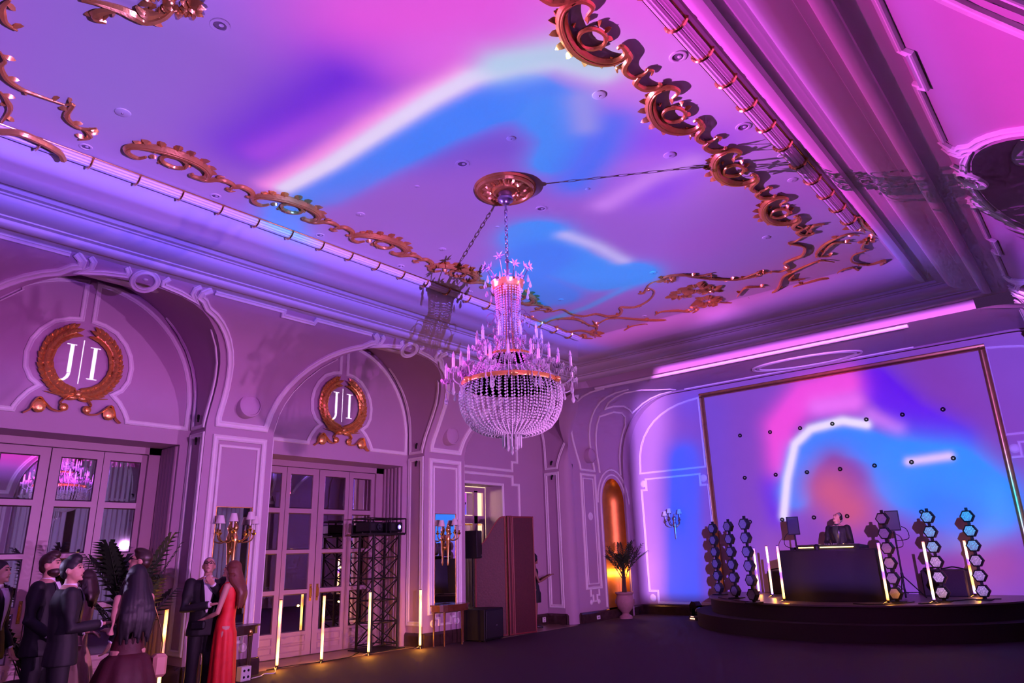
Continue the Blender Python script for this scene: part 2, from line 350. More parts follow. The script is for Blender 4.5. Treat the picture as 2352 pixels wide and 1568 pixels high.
A1, A2, AW, PK, BL = (1.0, 0.16, 0.003), (1.0, 0.26, 0.015), (1.0, 0.56, 0.15), (0.30, 0.11, 0.06), (0.10, 0.03, 1.0)
tube_mat('tube_amber', [(0.0, A1), (0.08, AW), (0.34, AW), (0.42, A1), (0.48, PK), (0.56, PK), (0.62, A1), (0.70, AW), (0.90, AW), (1.0, A1)])
tube_mat('tube_amber_b', [(0.0, A2), (0.06, AW), (0.18, A2), (0.26, PK), (0.34, A2), (0.42, AW), (0.66, AW), (0.74, A2), (0.82, PK), (0.88, A2), (0.94, AW), (1.0, AW)])
tube_mat('tube_mixed', [(0.0, BL), (0.08, (0.7, 0.6, 1.0)), (0.16, AW), (0.45, AW), (0.52, A1), (0.58, BL), (0.64, BL), (0.70, (0.9, 0.7, 0.8)), (0.95, AW), (1.0, A1)])
tube_mat('tube_mixed_b', [(0.0, A1), (0.05, AW), (0.30, AW), (0.37, A1), (0.40, BL), (0.48, BL), (0.54, AW), (0.80, AW), (0.88, A1), (0.94, (0.5, 0.2, 0.3)), (1.0, BL)])
# ---------------------------------------------------------------- mesh helpers
def tag(o, label=None, cat=None, group=None, kind=None):
    if label: o['label'] = label
    if cat: o['category'] = cat
    if group: o['group'] = group
    if kind: o['kind'] = kind
    return o
def thing(name, label, cat, loc=(0, 0, 0), rz=0.0, group=None):
    o = bpy.data.objects.new(name, None); COL.objects.link(o); o.empty_display_size = 0.1
    o.location = loc; o.rotation_euler = (0, 0, rz); return tag(o, label, cat, group)
def frame(d, up=(0, 0, 1)):
    d = Vector(d).normalized(); u = Vector(up)
    if abs(d.dot(u)) > 0.97: u = Vector((1, 0, 0)) if abs(d.x) < 0.9 else Vector((0, 1, 0))
    s = d.cross(u).normalized(); return s, s.cross(d).normalized(), d
class MB:
    def __init__(s): s.v = []; s.f = []; s.mi = []; s.cur = 0
    def add(s, vs, fs):
        k = len(s.v); s.v += [Vector(q) for q in vs]; s.f += [tuple(i+k for i in q) for q in fs]; s.mi += [s.cur]*len(fs); return s
    def box(s, lo, hi, bevel=0.0, M=None):
        x0, y0, z0 = lo; x1, y1, z1 = hi
        if bevel <= 0:
            vs = [(x0,y0,z0),(x1,y0,z0),(x1,y1,z0),(x0,y1,z0),(x0,y0,z1),(x1,y0,z1),(x1,y1,z1),(x0,y1,z1)]
            fs = [(0,3,2,1),(4,5,6,7),(0,1,5,4),(1,2,6,5),(2,3,7,6),(3,0,4,7)]
        else:
            b = min(bevel, (x1-x0)/2.01, (y1-y0)/2.01, (z1-z0)/2.01); vs = []; idx = {}
            for ix in (0, 1):
                for iy in (0, 1):
                    for iz in (0, 1):
                        X = (x0, x1)[ix]; Y = (y0, y1)[iy]; Z = (z0, z1)[iz]; sx, sy, sz = (1-2*ix)*b, (1-2*iy)*b, (1-2*iz)*b
                        idx[ix,iy,iz] = len(vs); vs += [(X, Y+sy, Z+sz), (X+sx, Y, Z+sz), (X+sx, Y+sy, Z)]
            g = lambda a, k: idx[a]+k
            fs = []
            for k in range(3):
                o1, o2 = (k+1) % 3, (k+2) % 3
                for sd in (0, 1):
                    q = []
                    for (a, c) in ((0, 0), (1, 0), (1, 1), (0, 1)):
                        t = [0, 0, 0]; t[k] = sd; t[o1] = a; t[o2] = c; q.append(g(tuple(t), k))
                    fs.append(tuple(q) if sd else tuple(q[::-1]))
                for a in (0, 1):
                    for c in (0, 1):
                        t0 = [0, 0, 0]; t0[o1] = a; t0[o2] = c; t1 = list(t0); t1[k] = 1
                        q = [g(tuple(t0), o1), g(tuple(t1), o1), g(tuple(t1), o2), g(tuple(t0), o2)]
                        fs.append(tuple(q) if (a == c) else tuple(q[::-1]))
            for a in idx: 
                q = (g(a, 0), g(a, 1), g(a, 2)); fs.append(q if (sum(a) % 2) else q[::-1])
        if M is not None: vs = [M @ Vector(q) for q in vs]
        return s.add(vs, fs)
    def cyl(s, a, b, r0, r1=None, n=10, cap=True):
        r1 = r0 if r1 is None else r1; a = Vector(a); b = Vector(b); x, y, d = frame(b-a)
        vs = [a+(x*math.cos(t)+y*math.sin(t))*r0 for t in [2*PI*i/n for i in range(n)]] + [b+(x*math.cos(t)+y*math.sin(t))*r1 for t in [2*PI*i/n for i in range(n)]]
        fs = [(i, (i+1) % n, n+(i+1) % n, n+i) for i in range(n)]
        if cap: fs += [tuple(range(n))[::-1], tuple(range(n, 2*n))]
        return s.add(vs, fs)
    def tube(s, pts, rad, n=8, flat=None, up=(0, 0, 1), cap=True):
        """tube along a path; rad a number or list; flat=(side, up) scale of the cross-section"""
        P = [Vector(q) for q in pts]; m = len(P); R = rad if isinstance(rad, (list, tuple)) else [rad]*m
        fx, fy = flat or (1, 1); vs = []; fs = []
        for i in range(m):
            d = (P[min(i+1, m-1)]-P[max(i-1, 0)])
            if d.length < 1e-9: d = Vector((0, 0, 1))
            x, y, _ = frame(d, up)
            vs += [P[i]+x*(math.cos(2*PI*k/n)*R[i]*fx)+y*(math.sin(2*PI*k/n)*R[i]*fy) for k in range(n)]
        for i in range(m-1):
            fs += [(i*n+k, i*n+(k+1) % n, (i+1)*n+(k+1) % n, (i+1)*n+k) for k in range(n)]
        if cap: fs += [tuple(range(n))[::-1], tuple(range((m-1)*n, m*n))]
        return s.add(vs, fs)
    def lathe(s, prof, c=(0, 0, 0), n=24, axis=None, sx=1.0, sy=1.0, full=True):
        """prof: list of (r, z)"""
        c = Vector(c); m = len(prof)
        if axis is None: X, Y, D = Vector((1, 0, 0)), Vector((0, 1, 0)), Vector((0, 0, 1))
        else: X, Y, D = frame(axis)
        vs = [c+X*(r*sx*math.cos(2*PI*k/n))+Y*(r*sy*math.sin(2*PI*k/n))+D*z for (r, z) in prof for k in range(n)]
        fs = [(i*n+k, i*n+(k+1) % n, (i+1)*n+(k+1) % n, (i+1)*n+k) for i in range(m-1) for k in range(n)]
        if prof[0][0] > 1e-6: fs.append(tuple(range(n))[::-1])
        if prof[-1][0] > 1e-6: fs.append(tuple(range((m-1)*n, m*n)))
        return s.add(vs, fs)
    def ball(s, c, r, n=8, m=5, M=None):
        c = Vector(c); rr = r if isinstance(r, (list, tuple)) else (r, r, r)
        vs = [Vector((0, 0, -rr[2]))]; fs = []
        for i in range(1, m):
            t = PI*i/m-PI/2; vs += [Vector((rr[0]*math.cos(t)*math.cos(2*PI*k/n), rr[1]*math.cos(t)*math.sin(2*PI*k/n), rr[2]*math.sin(t))) for k in range(n)]
        vs.append(Vector((0, 0, rr[2]))); e = len(vs)-1
        for k in range(n): fs += [(0, 1+(k+1) % n, 1+k), (e, 1+(m-2)*n+k, 1+(m-2)*n+(k+1) % n)]
        for i in range(m-2): fs += [(1+i*n+k, 1+i*n+(k+1) % n, 1+(i+1)*n+(k+1) % n, 1+(i+1)*n+k) for k in range(n)]
        if M is not None: vs = [M @ q for q in vs]
        return s.add([c+q for q in vs], fs)
    def prism(s, poly, o, X, Y, D, cap=True):
        """polygon in the plane o + X*u + Y*v, pushed out by D"""
        o, X, Y, D = map(Vector, (o, X, Y, D)); n = len(poly)
        a = [o+X*u+Y*v for u, v in poly]; vs = a+[q+D for q in a]
        fs = [(i, (i+1) % n, n+(i+1) % n, n+i) for i in range(n)]
        if cap: fs += [tuple(range(n))[::-1], tuple(range(n, 2*n))]
        return s.add(vs, fs)
    def strip(s, pts, nrm, w, h, closed=False, prof=None):
        """raised moulding along pts lying on a surface with normals nrm; w wide, h proud. pts is the centre line"""
        P = [Vector(q) for q in pts]; N = [Vector(q).normalized() for q in nrm]; m = len(P)
        prof = prof or [(-0.5, 0), (-0.46, 0.75), (-0.3, 1.0), (-0.1, 0.7), (0.1, 0.7), (0.3, 1.0), (0.46, 0.75), (0.5, 0)]
        vs = []; fs = []; k = len(prof)
        for i in range(m):
            if closed: d0 = P[i]-P[i-1]; d1 = P[(i+1) % m]-P[i]
            else: d0 = P[i]-P[max(i-1, 0)]; d1 = P[min(i+1, m-1)]-P[i]
            d0 = d0.normalized() if d0.length > 1e-9 else d1.normalized(); d1 = d1.normalized() if d1.length > 1e-9 else d0
            t = (d0+d1); t = t.normalized() if t.length > 1e-6 else d0
            sd = N[i].cross(t).normalized(); sc = 1/max(0.35, t.dot(d0))
            vs += [P[i]+sd*(a*w*sc)+N[i]*(b*h) for a, b in prof]
        for i in range(m if closed else m-1):
            j = (i+1) % m
            fs += [(i*k+q, i*k+q+1, j*k+q+1, j*k+q) for q in range(k-1)]
        if not closed: fs += [tuple(range(k)), tuple(range((m-1)*k, m*k))[::-1]]
        return s.add(vs, fs)
    def grid(s, rows, closed=False):
        n = len(rows[0]); vs = [q for r in rows for q in r]
        fs = [(i*n+k, i*n+k+1, (i+1)*n+k+1, (i+1)*n+k) for i in range(len(rows)-1) for k in range(n-1)]
        if closed: fs += [(i*n+n-1, i*n, (i+1)*n, (i+1)*n+n-1) for i in range(len(rows)-1)]
        return s.add(vs, fs)
    def mesh(s, name):
        me = bpy.data.meshes.new(name); me.from_pydata([tuple(q) for q in s.v], [], s.f); return me
    def build(s, name, m, parent=None, smooth=False, loc=None, mats=None, fix=True):
        me = s.mesh(name)
        if fix:
            bm = bmesh.new(); bm.from_mesh(me); bmesh.ops.recalc_face_normals(bm, faces=bm.faces); bm.to_mesh(me); bm.free()
        for q in (mats or [m]): me.materials.append(MATS[q])
        if mats: me.polygons.foreach_set('material_index', s.mi)
        if smooth:
            me.polygons.foreach_set('use_smooth', [True]*len(me.polygons))
            if smooth != 'all': 
                try: me.set_sharp_from_angle(angle=math.radians(40))
                except Exception: pass
        me.update()
        o = bpy.data.objects.new(name, me); COL.objects.link(o)
        if parent is not None: o.parent = parent
        if loc is not None: o.location = loc
        return o
def dup(o, parent=None, **kw):
    c = o.copy(); COL.objects.link(c)
    if parent is not None: c.parent = parent
    for ch in [q for q in o.children]: dup(ch, c)
    return c
def put(o, name, loc, rz=0.0, label=None, parent=None, sc=None):
    c = dup(o, parent); c.name = name; c.location = loc; c.rotation_euler = (0, 0, rz)
    if sc: c.scale = sc
    if label: c['label'] = label
    return c
def struct(mb, name, m, parent=None, smooth=False, **kw):
    o = mb.build(name, m, parent, smooth, **kw)
    if parent is None: o['kind'] = 'structure'
    return o
def spline(pts, k=6, closed=False):
    """Catmull-Rom through 2D/3D points"""
    P = [Vector(q) for q in pts]; n = len(P); out = []
    for i in range(n if closed else n-1):
        g = lambda j: P[j % n] if closed else P[max(0, min(n-1, j))]
        a, b, c, d = g(i-1), g(i), g(i+1), g(i+2)
        for j in range(k):
            t = j/k
            out.append(0.5*((2*b)+(c-a)*t+(2*a-5*b+4*c-d)*t*t+(3*b-a-3*c+d)*t**3))
    if not closed: out.append(P[-1])
    return out
def lerp(xs, ys, x):
    if x <= xs[0]: return ys[0]
    for i in range(len(xs)-1):
        if x <= xs[i+1]: return ys[i]+(ys[i+1]-ys[i])*(x-xs[i])/(xs[i+1]-xs[i])
    return ys[-1]
# ---------------------------------------------------------------- room shell
CZ = [-9, 3.75, 3.92, 4.09, 4.33, 4.56, 4.91, 5.08, 5.21, 5.30, 5.38, 5.46]
CE = [0, 0, .03, .11, .27, .47, .85, 1.08, 1.28, 1.40, 1.50, 1.574]
def ecove(z): return lerp(CZ, CE, z)
def cn(z):
    s = (ecove(z+0.03)-ecove(z-0.03))/0.06; return Vector((1, 0, -s)).normalized()
AW_, AZ0, AB, AN = 1.76, 3.90, 1.43, 2.5          # front arch edge
LZ0, LB = 4.20, 1.80                              # lunette arch
XLUN, XDOOR, ZHEAD, DHW = -11.35, -12.0, 3.53, 1.60
def awid(z):
    if z <= AZ0: return AW_
    u = (z-AZ0)/AB
    return 0.0 if u >= 1 else AW_*(1-u**AN)**(1/AN)
def arch_f(ph):   # front edge, ph 0..pi
    c, s = math.cos(ph), math.sin(ph); y = AW_*math.copysign(abs(c)**(2/AN), c); z = AZ0+AB*abs(s)**(2/AN); return y, z
def arch_b(ph):
    return AW_*math.cos(ph), LZ0+LB*math.sin(ph)
def mapper(side):
    if side == 'left': return lambda x, y, z: Vector((x, y, z))
    return lambda x, y, z: Vector((2*XC-x, y, z))
def nmap(side, n): return n if side == 'left' else Vector((-n.x, n.y, n.z))
ROWS = [0, .25, 1, 2, 3, 3.5, 3.75, 3.9, 4.0, 4.1, 4.2, 4.32, 4.44, 4.56, 4.68, 4.8, 4.9, 5.0, 5.08, 5.15, 5.21, 5.26, 5.30, 5.325, 5.33, 5.40, 5.46]
TRIM = 'panel_molding'
def arch_wall(side):
    M = mapper(side); w = MB(); nm = lambda v: nmap(side, Vector(v))
    for bi, yc in enumerate(YA):
        last = (bi == 3 and side == 'left')
        for sg in (-1, 1):
            if last and sg == 1: continue
            rows = []
            for z in ROWS:
                a = awid(z); rows.append([M(XL+ecove(z), yc+sg*(a+(BAY/2-a)*t), z) for t in (0, .15, .35, .6, 1)])
            w.grid(rows)
    return w
def intrados(side, yc):
    M = mapper(side); w = MB(); rows = []
    for z in (0, 1, 2, 3, 3.75): rows.append([M(XL+(XLUN-XL)*t, yc+AW_, z) for t in (0, .5, 1)])
    for i in range(0, 33):
        ph = PI*i/32; y, z = arch_f(ph); y2, z2 = arch_b(ph); xf = XL+ecove(z)
        rows.append([M(xf+(XLUN-xf)*t, yc+y+(y2-y)*t, z+(z2-z)*t) for t in (0, .25, .5, .75, 1)][0::2])
    for z in (3.75, 3, 2, 1, 0): rows.append([M(XL+(XLUN-XL)*t, yc-AW_, z) for t in (0, .5, 1)])
    w.grid(rows)
    # lunette wall with the door opening
    for sg in (-1, 1): w.grid([[M(XLUN, yc+sg*AW_, z), M(XLUN, yc+sg*DHW, z)] for z in (0, 2, ZHEAD)])
    w.grid([[M(XLUN, yc-AW_+2*AW_*t/12, ZHEAD) for t in range(13)], [M(XLUN, yc-AW_+2*AW_*t/12, LZ0) for t in range(13)]])
    rows = []
    for i in range(0, 17):
        ph = PI/2*i/16; y, z = arch_b(ph); rows.append([M(XLUN, yc-y+2*y*t/8, z) for t in range(9)])
    w.grid(rows)
    # reveal of the door
    for sg in (-1, 1): w.grid([[M(XLUN, yc+sg*DHW, z), M(XDOOR-0.1, yc+sg*DHW, z)] for z in (0, ZHEAD)])
    w.grid([[M(XLUN, yc-DHW, ZHEAD), M(XDOOR-0.1, yc-DHW, ZHEAD)], [M(XLUN, yc+DHW, ZHEAD), M(XDOOR-0.1, yc+DHW, ZHEAD)]])
    return w
def on_cove(side, y, z): return mapper(side)(XL+ecove(z), y, z)
def cove_strip(mb, side, yz, w, h, closed=False):
    mb.strip([on_cove(side, y, z) for y, z in yz], [nmap(side, cn(z)) for y, z in yz], w, h, closed)
def flat_strip(mb, side, x, yz, w, h, closed=False):
    n = nmap(side, Vector((1, 0, 0))); M = mapper(side)
    mb.strip([M(x, y, z) for y, z in yz], [n]*len(yz), w, h, closed)
def rect(y0, y1, z0, z1): return [(y0, z0), (y1, z0), (y1, z1), (y0, z1)]
def bay_trims(side, par, yc, lunette=True, keyhole=True):
    # spandrel panels over both half piers are made per pier; here the keystone group of the arch
    mb = MB(); n = 20
    cove_strip(mb, side, [(yc+.155*math.cos(2*PI*i/n), 5.365+.095*math.sin(2*PI*i/n)) for i in range(n)], .075, .035, True)
    mb.build('keystone_ring', 'trim_paint', par, True)
    mb = MB(); mb.ball((0, 0, 0), (.035, .035, .02), 10, 5); o = mb.build('keystone_boss', 'trim_paint', par, True); o.location = on_cove(side, yc, 5.375)
    for sg in (-1, 1):
        mb = MB()
        pts = [(.72, 5.458), (.66, 5.42), (.66, 5.36), (.74, 5.30), (.5, 5.345), (.24, 5.372), (.23, 5.41), (.28, 5.455)]
        cove_strip(mb, side, [(yc+sg*a, b) for a, b in pts], .075, .035); mb.build(TRIM, 'trim_paint', par)
    # oval boss under the crown of the arch
    mb = MB(); mb.lathe([(0, -.045), (.40, -.045), (.44, -.03), (.47, -.05), (.50, -.05), (.54, -.03), (.58, -.01), (.60, .06)], n=40)
    o = mb.build('ceiling_boss', 'trim_paint', par, True); sgn = 1 if side == 'left' else -1
    o.location = mapper(side)(-10.30, yc, 5.63); o.rotation_euler = (0, math.radians(19)*sgn, 0)
    # jamb panels, widening up the cove
    for sg in (-1, 1):
        mb = MB(); pts = []; nn = []
        ym = yc+sg*(AW_-.002); M = mapper(side); nj = Vector((0, -sg, 0))
        def jp(x, y, z): pts.append(M(x, y, z)); nn.append(nj)
        zt = [3.86, 4.1, 4.3, 4.5, 4.7, 4.9, 5.05]
        for z in zt[::-1]:
            s = max(0.0, min(1, (z-AZ0)/AB)); ph = math.asin(s**(AN/2)); yb, zb = arch_b(ph); jp(XLUN+.07, yc+sg*(min(AW_, yb)-.01), zb)
        jp(XLUN+.07, ym, 3.80); jp(XL-.07, ym, 3.80)
        for z in zt: jp(XL+ecove(z)-.07, yc+sg*(awid(z)-.01), z)
        mb.strip(pts, nn, .06, .03); mb.build('jamb_molding', 'trim_paint', par)
        mb = MB(); mb.strip([M(x, ym, z) for x, z in ((XLUN+.06, .42), (XL-.06, .42), (XL-.06, 3.66), (XLUN+.06, 3.66))], [nj]*4, .09, .03, True)
        mb.build('jamb_molding', 'trim_paint', par)
        mb = MB(); mb.box((-.012, -.012, -.05), (.012, .012, .05)); mb.cyl((0, 0, .0), (.06, -sg*.03, .05), .02, n=8)
        for zz in (3.56, 3.93):
            o = mb.build('wall_hook', 'black', par); o.location = M((XL+XLUN)/2+.02, ym-sg*.03, zz)
    if not lunette: return
    for sg in (-1, 1):
        mb = MB(); out = [(.75, 3.80), (1.66, 3.80), (1.67, 4.2)]
        for i in range(1, 13):
            ph = PI/2*i/13.6; y, z = arch_b(ph); out.append((y*.945, z-.10*math.sin(ph)-.02))
        if keyhole:
            out += [(.085, 5.88), (.085, 5.27), (.25, 5.24), (.43, 5.16), (.58, 5.0), (.67, 4.83), (.71, 4.64), (.69, 4.42), (.61, 4.27), (.49, 4.18), (.60, 4.08), (.69, 3.95), (.74, 3.85)]
            flat_strip(mb, side, XLUN, [(yc+sg*a, b) for a, b in out], .075, .03, True)
        else:
            flat_strip(mb, side, XLUN, [(yc+sg*a, b) for a, b in out], .075, .03)
        mb.build('lunette_molding', 'trim_paint', par)
def pier_trims(side, par, yp, full=True):
    mb = MB(); L = [(yp-.42, 3.85), (yp+.42, 3.85)]
    up = []
    for z in (3.95, 4.1, 4.25, 4.4, 4.55, 4.7, 4.85, 4.97, 5.06, 5.14, 5.20, 5.25, 5.285):
        up.append((BAY/2-awid(z)-.165-.02*max(0, z-4.6), z))
    up = [(min(a, 1.45), z) for a, z in up]
    up += [(1.50, 5.32), (1.58, 5.345), (1.575, 5.40), (1.48, 5.455)]
    L += [(yp+a, z) for a, z in up]; L = [(yp-a, z) for a, z in up[::-1]] + L
    cove_strip(mb, side, L, .105, .04); mb.build('spandrel_molding', 'trim_paint', par)
    mb = MB(); cove_strip(mb, side, [(yp-1.42, 5.435), (yp-.30, 5.435), (yp-.28, 5.38), (yp+.28, 5.38), (yp+.30, 5.435), (yp+1.42, 5.435)], .075, .04); mb.build(TRIM, 'trim_paint', par)
    for a, z0, z1, w, h in ((.43, .62, 3.63, .095, .04), (.335, .72, 3.50, .05, .025)):
        mb = MB(); flat_strip(mb, side, XL, rect(yp-a, yp+a, z0, z1), w, h, True); mb.build(TRIM, 'trim_paint', par)
    mb = MB(); flat_strip(mb, side, XL, [(yp-.30, .60), (yp-.30, .50), (yp-.17, .50), (yp-.17, .38), (yp+.17, .38), (yp+.17, .50), (yp+.30, .50), (yp+.30, .60)], .055, .03); mb.build('key_molding', 'trim_paint', par)
    M = mapper(side)
    for sg in (-1, 1):
        mb = MB(); mb.lathe([(.0, .03), (.03, .03), (.045, .02), (.06, .03), (.075, 0)], axis=(1 if side == 'left' else -1, 0, 0), n=18)
        o = mb.build('rosette', 'trim_paint', par, True); o.location = M(XL, yp+sg*.33, .41)
wl = struct(arch_wall('left'), 'wall_left', 'wall_paint', smooth=True)
tag(wl, 'mauve coved wall with three arched bays', 'wall')
for k, yc in enumerate(YA):
    if k == 0: continue
    if k < 3:
        o = intrados('left', yc).build('arch_recess', 'wall_paint', wl, True)
    bay_trims('left', wl, yc, k < 3)
for yp in (YA[0]+BAY/2, YA[1]+BAY/2, YA[2]+BAY/2): pier_trims('left', wl, yp)
wr = struct(arch_wall('right'), 'wall_right', 'wall_paint', smooth=True)
tag(wr, 'mauve coved window wall with arched bays', 'wall')
for yc in YA:
    M = mapper('right'); intrados('right', yc).build('arch_recess', 'wall_paint', wr, True)
    bay_trims('right', wr, yc, True, False)
for yp in (YA[0]+BAY/2, YA[1]+BAY/2, YA[2]+BAY/2, YA[3]+BAY/2): pier_trims('right', wr, yp)
# third arch: lunette wall with the low doorway, passage behind it lit warm
yc = YA[3]; mb = MB(); Mi = mapper('left'); XL3 = -11.40
rows = []
for i in range(0, 33):
    ph = PI*i/32; y, z = arch_f(ph); y2, z2 = arch_b(ph); xf = XL+ecove(z)
    rows.append([Mi(xf+(XL3-xf)*t, yc+y+(y2-y)*t, z+(z2-z)*t) for t in (0, .5, 1)])
rows = [[Mi(XL, yc+AW_, z), Mi((XL+XL3)/2, yc+AW_, z), Mi(XL3, yc+AW_, z)] for z in (0, 2, 3.75)] + rows + [[Mi(XL, yc-AW_, z), Mi((XL+XL3)/2, yc-AW_, z), Mi(XL3, yc-AW_, z)] for z in (3.75, 2, 0)]
mb.grid(rows)
DY0, DY1, DZ = 11.55, 13.02, 3.30
for a, b, z0, z1 in ((yc-AW_, DY0, 0, DZ), (DY1, yc+AW_, 0, DZ), (yc-AW_, yc+AW_, DZ, LZ0)):
    mb.grid([[Mi(XL3, a, z0), Mi(XL3, b, z0)], [Mi(XL3, a, z1), Mi(XL3, b, z1)]])
rows = []
for i in range(0, 17):
    ph = PI/2*i/16; y, z = arch_b(ph); rows.append([Mi(XL3, yc-y+2*y*t/8, z) for t in range(9)])
mb.grid(rows)
for y in (DY0, DY1): mb.grid([[Mi(XL3, y, z), Mi(XL3-.55, y, z)] for z in (0, DZ)])
mb.grid([[Mi(XL3, DY0, DZ), Mi(XL3-.55, DY0, DZ)], [Mi(XL3, DY1, DZ), Mi(XL3-.55, DY1, DZ)]])
mb.build('arch_recess', 'wall_paint', wl, True)
for L in ([(11.2, 3.68), (13.42, 3.68), (13.42, 3.90), (13.62, 3.90), (13.62, 5.1)], [(11.2, 3.54), (13.42, 3.54), (13.42, 3.34), (13.66, 3.34), (13.66, .4)], [(11.5, 3.32), (13.05, 3.32), (13.05, .2)]):
    mb = MB(); flat_strip(mb, 'left', XL3, L, .07, .03); mb.build('lunette_molding', 'trim_paint', wl)
mb = MB()
for (lo, hi) in (((-14.2, 10.6, -.01), (-11.95, 10.65, 3.6)), ((-14.2, 14.2, -.01), (-11.95, 14.25, 3.6)), ((-14.25, 10.6, -.01), (-14.2, 14.25, 3.6)), ((-14.25, 10.6, 3.6), (-11.95, 14.25, 3.65))): mb.box(lo, hi)
struct(mb, 'wall_passage', 'curtain')
point('passage_lamp', (-13.0, 12.6, 3.1), (1.0, 0.72, 0.42), 95, 0.15)
point('passage_lamp_near', (-12.2, 13.3, 2.4), (1.0, 0.74, 0.45), 30, 0.1)
# ---- rounded corner between the side wall and the stage alcove
ALH, AIN = 5.73, 1.9
def bfront(ph, sg=-1):          # alcove opening on the coved end wall, ph 0..pi/2 from spring to crown
    u = math.sin(ph)**(2/2.3); v = 1-abs(math.cos(ph))**(2/2.3); z = 3.9+1.43*u
    return Vector((XC+sg*(ALH-AIN*v), 15.0-ecove(z)*1.28, z))
def brear(ph, sg=-1):
    u = math.sin(ph)**(2/2.3); v = 1-abs(math.cos(ph))**(2/2.3); return Vector((XC+sg*(ALH-AIN*v), 17.5, 3.9+2.03*u))
mb = MB(); rows = []
for z in (0, 1, 2, 3, 3.75):
    a = Vector((XL, YA[3]+AW_, z)); b = Vector((XC-ALH, 15.0, z)); rows.append([a+(b-a)*t+Vector((.10, -.04, 0))*math.sin(PI*t) for t in (0, .2, .4, .6, .8, 1)])
for i in range(0, 25):
    ph = PI/2*i/24; y, z = arch_f(ph); a = Vector((XL+ecove(z), YA[3]+y, z)); b = bfront(ph)
    rows.append([a+(b-a)*t+Vector((.10, -.04, -.02*math.sin(ph)))*math.sin(PI*t) for t in (0, .2, .4, .6, .8, 1)])
c0 = rows[-1]; rows.append([Vector((max(XF-.0, min(c0[k].x, 0)) if k else XF, min(YF, c0[k].y), ZF)) for k in range(6)])
mb.grid(rows); mb.build('corner_pier', 'wall_paint', wl, True)
# ---- stage alcove
wb = MB()
def bsurf(ph, t, sg=-1): a = bfront(ph, sg); b = brear(ph, sg); return a+(b-a)*t
# curved upper band, left and right, and the flat crown
for sg in (-1, 1):
    wb.grid([[bsurf(PI/2*i/20, t/6, sg) for t in range(7)] for i in range(21)])
    zs = (0, 1, 2, 3, 3.75, 3.9)
    if sg == 1: wb.grid([[Vector((XC+ALH, 15.0+2.5*t/4, z)) for t in range(5)] for z in zs])
L_, R_ = bfront(PI/2, -1), bfront(PI/2, 1)
wb.grid([[bsurf(PI/2, t/6, -1)+(bsurf(PI/2, t/6, 1)-bsurf(PI/2, t/6, -1))*(k/8) for t in range(7)] for k in range(9)])
# left flank with the niche hole
NY, NH, NS, NT_ = 16.86, .55, 2.95, .68
def nic(z): 
    if z < .22: return 0
    if z <= NS: return NH
    u = (z-NS)/NT_; return NH*math.sqrt(max(0, 1-u*u)) if u < 1 else 0
zs = [0, .22, .221, 1, 2, NS]+[NS+NT_*math.sin(PI/2*i/12) for i in range(1, 13)]+[3.75, 3.9]
for sd in (-1, 1):
    wb.grid([[Vector((XC-ALH, (15.0 if sd < 0 else 17.5)+(NY+sd*nic(z)-(15.0 if sd < 0 else 17.5))*k/4, z)) for k in range(5)] for z in zs])
# strip between the alcove crown and the cornice, plus the back wall and its reveal
wb.grid([[Vector((L_.x+(R_.x-L_.x)*k/8, YF+.0, ZF)) for k in range(9)], [Vector((L_.x+(R_.x-L_.x)*k/8, L_.y, L_.z)) for k in range(9)]])
c0 = [bfront(PI/2*i/20, 1) for i in range(21)]
wb.grid([[Vector((XR, 15.0, q.z)), Vector((q.x, q.y, q.z))] for q in c0])
rev = [brear(PI/2*i/16, -1) for i in range(17)]; rev = [Vector((XC-ALH, 17.5, 0))]+rev+[Vector((2*XC-q.x, q.y, q.z)) for q in rev[::-1]]+[Vector((XC+ALH, 17.5, 0))]
wb.grid([[q+Vector(((q.x-XC)*.012*(1 if abs(q.x-XC) > 3.9 else 0), .0, .09 if q.z > 4.5 else 0)) for q in rev], [q+Vector(((q.x-XC)*.012*(1 if abs(q.x-XC) > 3.9 else 0), .5, .09 if q.z > 4.5 else 0)) for q in rev]])
wb.grid([[Vector((XC-ALH-.1, YB, z)), Vector((XC+ALH+.1, YB, z))] for z in (0, 3, 6.1)])
wback = struct(wb, 'wall_back', 'wall_paint', smooth=True); tag(wback, 'mauve stage alcove with a wide flat arch', 'wall')
mb = MB(); mb.strip([q+Vector((0, -.02, 0)) for q in rev], [Vector((0, -1, 0))]*len(rev), .10, .05); mb.build('arch_edge_molding', 'wall_paint', wback)
# niche shell
mb = MB(); rows = []
for z in [.22, 1, 2, NS]: rows.append([Vector((XC-ALH-.46*math.sin(PI*k/14), NY-NH*math.cos(PI*k/14), z)) for k in range(15)])
for i in range(1, 9):
    u = PI/2*i/8.001; rows.append([Vector((XC-ALH-.46*math.sin(PI*k/14)*math.cos(u), NY-NH*math.cos(PI*k/14)*math.cos(u), NS+NT_*math.sin(u))) for k in range(15)])
mb.grid(rows); mb.add([(XC-ALH, NY-NH, .22)]+[tuple(Vector((XC-ALH-.46*math.sin(PI*k/14), NY-NH*math.cos(PI*k/14), .22))) for k in range(15)], [tuple(range(16))])
mb.build('niche_shell', 'niche_gold', wback, True)
point('niche_lamp', (XC-ALH-.05, NY+.32, 1.1), (1.0, 0.42, 0.10), 16, 0.04)
